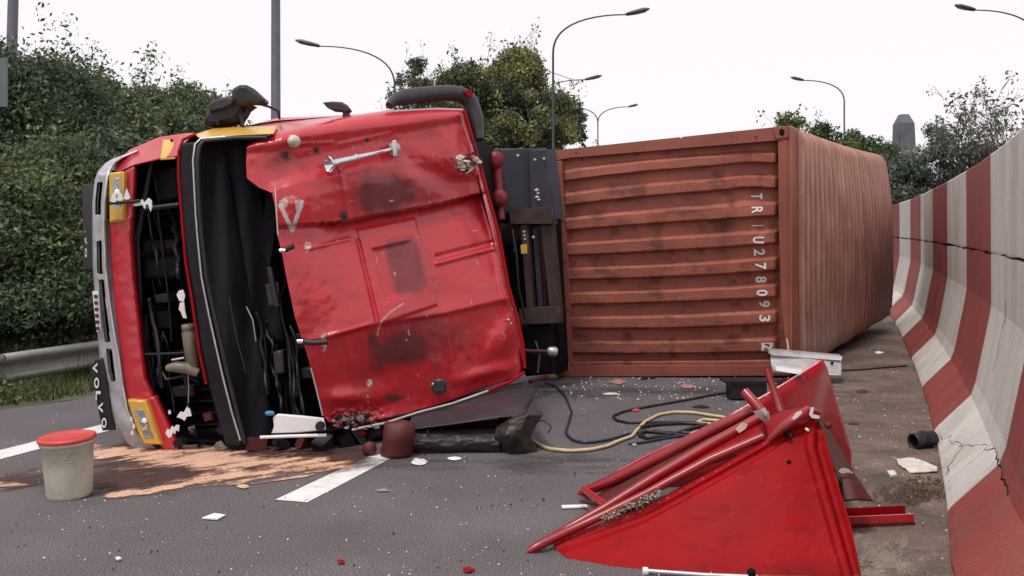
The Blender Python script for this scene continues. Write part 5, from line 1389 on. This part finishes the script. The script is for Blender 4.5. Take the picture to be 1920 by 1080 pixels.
# gravel caught on the ledge
mb = MB(); rg = np.random.default_rng(12)
for k in range(420):
    t = rg.random(); x = lerp(1130, 1240, t) + rg.normal() * 3; y = lerp(974, 922, t) + rg.normal() * 4
    c = P(x, y, 4.80 + rg.normal() * .01); q, _ = np.linalg.qr(rg.normal(size=(3, 3))); mb.box(c, rg.uniform(.002, .006, 3), q, mi=int(rg.random() < .4))
o = mb.build('grit', [M['beige'], M['scrap']], fa); o['kind'] = 'stuff'

# ================================================================== loose things on the road
def on_ground(name, pts, m, label, cat, th=.007, group=None, lift=.006):
    mb = MB(); q = [G(*p) for p in pts]
    for k in q: k[2] = lift + th
    mb.prism(q, (0, 0, -th), inset=0); o = mb.build(name, M[m]); return tag(o, label, cat, group)

# pale metal angle by the container corner
an = thing('metal_angle', G(1512, 706), 'pale bent aluminium angle leaning on the lower right corner of the container', 'metal strip')
mb = MB(); mb.prism([P(1446, 664, 10.0), P(1500, 664, 10.0), P(1578, 672, 10.05), P(1578, 704, 9.9), P(1556, 708, 9.9), P(1500, 702, 9.85), P(1450, 698, 9.85), P(1446, 680, 9.95)], (0, .03, 0), inset=.006); mb.build('web', M['pale_metal'], an)
mb = MB(); mb.prism([P(1446, 657, 10.05), P(1580, 669, 10.1), P(1578, 676, 10.0), P(1446, 666, 9.95)], (0, .12, .01), inset=.004); mb.build('flange', M['pale_metal'], an)
mb = MB(); mb.prism([P(1455, 688, 9.75), P(1520, 699, 9.75), P(1520, 705, 9.72), P(1455, 695, 9.72)], (0, .12, 0), inset=.004); mb.build('flange', M['white_plastic'], an)
mb = MB(); mb.lathe([(.01, -.01), (.018, 0)], 10, P(1560, 681, 9.96), [[1, 0, 0], [0, 0, 1], [0, 1, 0]]); mb.build('bolt', M['dark'], an)
rg = np.random.default_rng(31)
# black box piece
bx_ = thing('battery_cover', G(1405, 752), 'black plastic box cover lying behind the red fairing', 'box')
mb = MB(); c = G(1405, 752) + [0, .12, .09]; mb.box(c, (.34, .20, .15)); mb.build('cover_shell', M['black'], bx_)
mb = MB(); mb.box(c + [0, 0, .085], (.46, .24, .02)); mb.build('rim', M['black'], bx_)
# pipe at the wall foot
pp = thing('rubber_pipe', G(1728, 842), 'short black rubber pipe end lying at the foot of the barrier', 'pipe')
c = G(1712, 842) + [0, .0, .055]; ax_ = np.array([.9, .35, .05]); ax_ /= np.linalg.norm(ax_); s2 = np.cross(ax_, [0, 0, 1]); s3 = np.cross(s2, ax_)
mb = MB(); mb.lathe([(.045, .01), (.05, 0), (.058, 0), (.06, .02), (.055, .19)], 18, c, [s2, s3, ax_], cap=False)
mb.lathe([(.045, .01), (.045, .15), (.003, .16)], 18, c, [s2, s3, ax_], cap=False); mb.build('pipe_wall', M['black'], pp)
mb = MB(); mb.lathe([(.062, .08), (.066, .085), (.066, .11), (.062, .115)], 18, c, [s2, s3, ax_]); mb.build('clamp', M['charcoal'], pp)
# hoses
def hose(name, pts, r, m, label, cat='hose'):
    q = np.array([G(x, y) for x, y in pts]); q = resample(q, max(30, len(pts) * 8))
    for _ in range(3): q[1:-1] = (q[:-2] + q[1:-1] * 2 + q[2:]) / 4
    q[:, 2] = r + .004
    mb = MB(); mb.tube(list(q), r, 8); o = mb.build(name, M[m]); return tag(o, label, cat)
hose('air_hose', [(994, 828), (1010, 838), (1030, 846), (1070, 850), (1110, 847), (1140, 840), (1162, 830), (1185, 822), (1196, 808), (1210, 794), (1235, 781), (1265, 776), (1300, 777), (1330, 782), (1358, 786), (1375, 792), (1350, 793), (1318, 790), (1306, 796), (1330, 799), (1360, 802), (1310, 812), (1295, 818)], .013, 'rope', 'cream coloured air hose looping over the asphalt behind the fairing')
hose('air_hose', [(1022, 720), (1042, 727), (1060, 745), (1072, 775), (1066, 796), (1060, 815), (1075, 830), (1100, 834), (1140, 828), (1180, 816), (1230, 810), (1290, 815), (1330, 816), (1260, 822), (1210, 832), (1180, 836)], .010, 'bluehose', 'thin dark blue hose curling from the chassis across the asphalt')
hose('cable', [(1362, 739), (1330, 744), (1290, 752), (1250, 759), (1205, 767), (1170, 774), (1148, 783), (1155, 791), (1180, 796), (1220, 795), (1270, 794), (1310, 796)], .010, 'blackhose', 'black cable looping from the black box piece', 'cable')
hose('cable', [(1195, 806), (1230, 800), (1280, 797), (1330, 800), (1300, 806), (1250, 822), (1215, 826), (1196, 820), (1210, 812), (1260, 818), (1320, 826)], .014, 'blackhose', 'thicker black cable coiled under the cream hose', 'cable')
hose('cable', [(1580, 697), (1620, 695), (1660, 691), (1700, 688)], .010, 'blackhose', 'black cable running from the aluminium angle to the barrier foot', 'cable')
# red bar, rods
m_ = MB(); a_, b_ = G(1588, 992), G(1716, 986); a_[2] = b_[2] = .0
pts_ = [a_, b_]; m_.prism([a_ + [0, 0, .006], b_ + [0, 0, .006], b_ + [0, .16, .006], a_ + [0, .16, .006]], (0, 0, .012))
rbk = thing('red_bar', a_, 'dull red metal channel lying between the fairing and the barrier', 'metal bar')
m_.build('channel_base', M['red_dark'], rbk)
m_ = MB(); m_.prism([a_ + [0, .01, .02], b_ + [0, .01, .02], b_ + [0, .012, .06], a_ + [0, .012, .06]], (0, .012, 0)); m_.build('channel_side', M['red'], rbk)
m_ = MB(); m_.prism([a_ + [0, .13, .02], b_ + [0, .13, .02], b_ + [0, .132, .07], a_ + [0, .132, .07]], (0, .012, 0)); m_.build('channel_side', M['red_plain'], rbk)
for oo in rbk.children:
    if oo.data.materials[0] == M['red']:
        a2 = oo.data.color_attributes.new('tone', 'FLOAT_COLOR', 'POINT'); a2.data.foreach_set('color', np.zeros(len(oo.data.vertices) * 4, dtype=np.float32))
for nm in ('tip_bar',):
    for oo in bpy.data.objects:
        if oo.name.startswith(nm):
            a2 = oo.data.color_attributes.new('tone', 'FLOAT_COLOR', 'POINT'); a2.data.foreach_set('color', np.zeros(len(oo.data.vertices) * 4, dtype=np.float32))
rod = thing('silver_rod', G(1300, 1078), 'slim silver metal rod lying in front of the red fairing', 'metal rod')
mb = MB(); mb.tube([P(1208, 1070, 4.45), P(1320, 1078, 4.40), P(1420, 1082, 4.36)], .010, 8); mb.build('shaft', M['pale_metal'], rod)
mb = MB(); mb.lathe([(.018, -.012), (.02, 0), (.018, .012)], 10, P(1210, 1071, 4.45), [[0, 0, 1], [0, 1, 0], [1, 0, 0]]); mb.build('end_collar', M['white_plastic'], rod)
mb = MB(); mb.lathe([(.02, -.015), (.028, 0), (.02, .015)], 10, P(1409, 1076, 4.36), [[0, 0, 1], [0, 1, 0], [1, 0, 0]]); mb.build('rubber_foot', M['dark'], rod)
on_ground('white_stick', [(1053, 951), (1100, 950), (1102, 954), (1054, 956)], 'paper', 'small white plastic stick left of the red fairing tip', 'stick')
on_ground('paper_scrap', [(378, 975), (402, 966), (423, 969), (408, 977)], 'paper', 'white folded scrap of paper on the bare asphalt', 'paper')
on_ground('paper_scrap', [(216, 1050), (222, 1048), (228, 1051), (221, 1054)], 'paper', 'tiny white paper scrap near the bottom left', 'paper')
# pale rag with crumpled relief by the wall
xs_ = np.linspace(0, 1, 26); rgd = np.zeros((14, 26, 3))
top_ = resample([G(1680, 866), G(1690, 860), G(1712, 862), (G(1725, 874))], 26); top_ = np.concatenate([resample([G(1680, 864), G(1715, 861)], 13), resample([G(1717, 864), G(1757, 880)], 13)])
bot_ = np.concatenate([resample([G(1684, 874), G(1706, 889)], 13), resample([G(1712, 890), G(1758, 888)], 13)])
for i in range(14): rgd[i] = top_ * (1 - i / 13) + bot_ * (i / 13)
rgd[..., 2] = .02 + .015 * fbm(rgd[..., 0] * 14, rgd[..., 1] * 14, 3)
tag(world_grid('rag', rgd, M['scrap'], None, .008, back=(0, 0, -1)), 'crumpled pale rag on the gutter at the barrier foot', 'rag')
on_ground('foam_piece', [(1663, 888), (1676, 887), (1682, 895), (1670, 898)], 'scrap', 'small pale foam chip beside the rag', 'foam piece', .015)
bits = [((1648, 662), 20, 5, 'paper', 'small white strip on the gutter right of the container', 'plastic strip'),
        ((1616, 735), 24, 8, 'red_dark', 'dark red fragment on the gutter right of the back fairing panel', 'fragment'),
        ((1600, 796), 26, 4, 'red_dark', 'thin red splinter beside the fairing edge', 'splinter'),
        ((1160, 717), 34, 9, 'pinkish', 'pinkish red shard nearest the container bottom rail', 'fragment'),
        ((1146, 740), 32, 5, 'scrap', 'flat pale strip below the pinkish red shard', 'plastic strip'),
        ((1290, 726), 30, 9, 'pinkish', 'pale pink shard in front of the middle of the container', 'fragment'),
        ((1213, 708), 34, 10, 'charcoal', 'grey blue crumpled lump against the container bottom rail', 'lump'),
        ((1315, 764), 36, 5, 'black', 'black strip inside the cable loop', 'plastic strip'),
        ((878, 1072), 24, 8, 'red_plain', 'red shard at the bottom edge of the road', 'fragment'),
        ((640, 1057), 16, 6, 'red_plain', 'small red shard in the left foreground', 'fragment'),
        ((786, 868), 32, 14, 'glassbits', 'clump of shattered clear glass by the lamp cluster', 'broken glass'),
        ((852, 862), 30, 5, 'paper', 'white flake right of the shattered glass clump', 'plastic flake'),
        ((718, 922), 26, 4, 'galv', 'small grey strip on the asphalt right of the lane dash', 'plastic strip'),
        ((456, 915), 24, 6, 'rope', 'small tan crumb pile beyond the spill', 'crumb pile'),
        ((1190, 836), 12, 5, 'pale_metal', 'small shiny coupling on the cream hose', 'coupling'),
        ((1190, 770), 18, 6, 'red_lid', 'little red tape on the black cable loop', 'tape')]
for k, ((x, y), w, hh, m, lab, cat) in enumerate(bits):
    rg = np.random.default_rng(k + 200)
    n = 9; pts = [(x + math.cos(t) * w / 2 * rg.uniform(.7, 1.15), y + math.sin(t) * hh / 2 * rg.uniform(.6, 1.2)) for t in np.linspace(0, 6.283, n, endpoint=False)]
    mb = MB(); q = [G(*p) for p in pts]
    c = sum(q) / n; tops = []
    for p in q: p[2] = .008
    ctr = c.copy(); ctr[2] = .016 + .006 * rg.random()
    inn = [p * .7 + c * .3 + [0, 0, .006 + .008 * rg.random()] for p in q]
    mb.add(q + inn + [ctr], [(i, (i + 1) % n, n + (i + 1) % n, n + i) for i in range(n)] + [(n + i, n + (i + 1) % n, 2 * n) for i in range(n)] + [tuple(range(n))[::-1]])
    o = mb.build(cat.replace(' ', '_'), M[m]); tag(o, lab, cat)
    if m == 'red':
        a2 = o.data.color_attributes.new('tone', 'FLOAT_COLOR', 'POINT'); a2.data.foreach_set('color', np.zeros(len(o.data.vertices) * 4, dtype=np.float32))

# glass crumbs and grit scattered on the road
def crumbs(name, n, area, size, m, label, seed, z=.004):
    rg = np.random.default_rng(seed)
    x = rg.uniform(area[0], area[1], n); y = area[2] + (area[3] - area[2]) * rg.random(n) ** 1.3
    ok = (x < wall_x(y)) & (x > road_left(y)) & (fbm(x * 2.1, y * 2.1, seed) + .9 * rg.random(n) > .35)
    x, y = x[ok], y[ok]; k = len(x)
    s = size * rg.uniform(.4, 1.8, k) ** 1.2
    B = np.array([(-1, -1, 0), (1, -1, 0), (1, 1, 0), (-1, 1, 0), (0, 0, 1.3)], float)
    R = rg.uniform(.5, 1.2, (k, 5, 3))
    V = B[None] * R * s[:, None, None]; an = rg.random(k) * 6.28
    ca, sa = np.cos(an)[:, None], np.sin(an)[:, None]
    X = V[..., 0] * ca - V[..., 1] * sa; Y = V[..., 0] * sa + V[..., 1] * ca
    V = np.stack([X + x[:, None], Y + y[:, None], V[..., 2] + z], -1)
    f = np.array([(0, 1, 4), (1, 2, 4), (2, 3, 4), (3, 0, 4)])
    F = (np.arange(k)[:, None, None] * 5 + f[None]).reshape(-1, 3)
    o = np_mesh(name, V.reshape(-1, 3), F, M[m]); return tag(o, label, name.split('_')[0], kind='stuff')
crumbs('glass_crumbs', 2600, (-4, 4.5, 4.0, 11.5), .0026, 'glassbits', 'tiny crumbs of broken glass scattered over the asphalt', 1)
crumbs('grit', 2600, (-4, 6, 4.0, 12), .0028, 'charcoal', 'dark grit scattered over the asphalt', 2)
crumbs('glass_grit', 420, (.5, 3.1, 9.0, 10.35), .005, 'glassbits', 'band of glass grit in front of the container', 3)
crumbs('paint_chips', 110, (-2.5, 2.5, 4.1, 9), .005, 'red_plain', 'tiny red paint chips on the asphalt', 4)
crumbs('rust_grit', 2400, (2.0, 6.5, 5.0, 14), .006, 'gutter', 'brown grit lying along the barrier foot', 5)
crumbs('pale_grit', 500, (1.8, 6.5, 4.2, 14), .0045, 'scrap', 'pale grit lying along the barrier foot', 6)

# moss and leaf litter by the rag
cw = np.array([G(1735, 905), G(1742, 915), G(1715, 925), G(1700, 935), G(1745, 930)]) + [0, 0, .01]
V, F, T = leaves(cw, .007, 260, [(.09, .09, .03), (.14, .09, .04), (.06, .08, .03)], np.tile([[.13, .13, .015]], (5, 1)), 5)
tag(np_mesh('leaf_litter', V, F, M['leaf'], None, T), 'moss and leaf litter at the barrier foot', 'leaf litter', kind='stuff')

# ------------------------------------------------------------------ spilled absorbent and liquid, dark road streaks
def stain_sheet(x0, x1, y0, y1, nx, ny, fn, z=.006):
    PX, PY = np.meshgrid(np.linspace(x0, x1, nx), np.linspace(y0, y1, ny))
    d = FPX * EYE / (PY - HY)
    col, al = fn(PX, PY)
    V = np.stack([(PX - CX) * d / FPX, d, np.full(PX.shape, z)], -1)
    T = np.ones(PX.shape + (4,)); T[..., :3] = np.clip(col, .01, 1); T[..., 3] = np.clip(al, 0, 1)
    keep = T[..., 3] > .015
    idx = np.arange(nx * ny).reshape(ny, nx)
    f = np.stack([idx[:-1, :-1], idx[1:, :-1], idx[1:, 1:], idx[:-1, 1:]], -1)
    return V.reshape(-1, 3), f[keep[:-1, :-1] | keep[1:, 1:]], T.reshape(-1, 4)
def spill_fn(PX, PY):
    q = PY + PX * .16
    n = fbm(PX / 55., q / 5., 41, 6); n2 = fbm(PX / 80., q / 4., 43, 6); n3 = fbm(PX / 5., PY / 2.2, 47, 4)
    def lobe(x0, y0, x1, y1, w0, w1):
        ex, ey = x1 - x0, y1 - y0; t = np.clip(((PX - x0) * ex + (PY - y0) * ey) / (ex * ex + ey * ey), 0, 1)
        dx, dy = PX - x0 - t * ex, PY - y0 - t * ey
        return 1 - np.hypot(dx / 3.2, dy) / (w0 + (w1 - w0) * t)
    o = np.maximum.reduce([lobe(175, 848, 330, 856, 12, 20), lobe(330, 860, 520, 866, 24, 22), lobe(520, 874, 640, 876, 26, 10),
                           lobe(215, 930, 400, 900, 6, 11), lobe(400, 900, 560, 880, 12, 18), lobe(-30, 912, 45, 910, 8, 5)])
    cov = o * 1.0 + 1.25 * n - .10 + .22 * n3
    w = np.maximum.reduce([lobe(40, 905, 250, 892, 18, 34), lobe(250, 885, 470, 875, 34, 30), lobe(470, 870, 660, 860, 28, 18), lobe(240, 852, 660, 850, 20, 16)])
    wet = w + 1.0 * n2 + .15 * n3
    oc = np.array([.66, .40, .27]) * (1 + .25 * n[..., None] + .22 * n3[..., None]); wc = np.array([.070, .030, .024]) * (1 + .5 * n2[..., None])
    ka = sstep(.0, .75, cov)
    mid = np.array([.26, .10, .065])
    col = np.where(cov[..., None] > .0, mid * (1 - ka[..., None]) + oc * ka[..., None], wc)
    return col, np.maximum(.92 * sstep(-.05, .55, cov), .72 * sstep(-.1, .8, wet))
def pale_fn(PX, PY):
    n = fbm(PX / 22., PY / 14., 61, 6); n3 = fbm(PX / 4., PY / 3., 62, 3)
    a = 1 - np.hypot((PX - 1655) / 85., (PY - 1050) / 62.)
    b = 1 - np.hypot((PX - 1690) / 70., (PY - 930) / 26.)
    w = a + .9 * n + .4 * n3
    dk = b + .9 * n + .3 * n3
    col = np.where(w[..., None] > dk[..., None], np.array([.34, .30, .235]) * (1 + .3 * n3[..., None]), np.array([.05, .034, .026]))
    return col, np.maximum(.62 * sstep(.0, .9, w), .7 * sstep(0, .8, dk))
def streak_fn(PX, PY):  # low dark streaks on the road before the cab and container
    n = fbm(PX / 90., PY / 8., 71, 5); n3 = fbm(PX / 6., PY / 2., 72, 3)
    a = np.maximum.reduce([1 - np.hypot((PX - 1010) / 360., (PY - 870) / 22.), 1 - np.hypot((PX - 640) / 130., (PY - 870) / 16.), 1 - np.hypot((PX - 1250) / 300., (PY - 735) / 14.)])
    return np.ones(PX.shape + (3,)) * np.array([.045, .035, .035]), .5 * sstep(0, 1.3, a + 1.0 * n + .3 * n3)
m = bpy.data.materials.new('absorbent'); m.use_nodes = True
N, L = m.node_tree.nodes, m.node_tree.links
b = N['Principled BSDF']; at_ = N.new('ShaderNodeAttribute'); at_.attribute_name = 'tone'
ns = N.new('ShaderNodeTexNoise'); ns.inputs['Scale'].default_value = 90
tc = N.new('ShaderNodeTexCoord'); L.new(tc.outputs['Object'], ns.inputs['Vector'])
mr = N.new('ShaderNodeMapRange'); mr.inputs['To Min'].default_value = .8; mr.inputs['To Max'].default_value = 1.2; L.new(ns.outputs['Fac'], mr.inputs['Value'])
vm = N.new('ShaderNodeVectorMath'); vm.operation = 'SCALE'; L.new(at_.outputs['Color'], vm.inputs[0]); L.new(mr.outputs[0], vm.inputs['Scale'])
L.new(vm.outputs[0], b.inputs['Base Color']); L.new(at_.outputs['Alpha'], b.inputs['Alpha']); b.inputs['Roughness'].default_value = .75
V, F, T = stain_sheet(-30, 700, 826, 955, 620, 260, spill_fn)
tag(np_mesh('spilled_absorbent', V, F, m, None, T, smooth=True), 'orange sand and dark liquid spilled on the asphalt before the cab', 'spill', kind='stuff')

V, F, T = stain_sheet(1560, 1775, 880, 1085, 200, 180, pale_fn, .008)
tag(np_mesh('dried_mud', V, F, m, None, T, smooth=True), 'pale dried mud and dark wet patch between the fairing and the barrier', 'mud', kind='stuff')
V, F, T = stain_sheet(520, 1560, 712, 900, 520, 150, streak_fn, .0045)
tag(np_mesh('dark_streaks', V, F, m, None, T, smooth=True), 'dark streaky patches on the asphalt below the cab and container', 'streaks', kind='stuff')
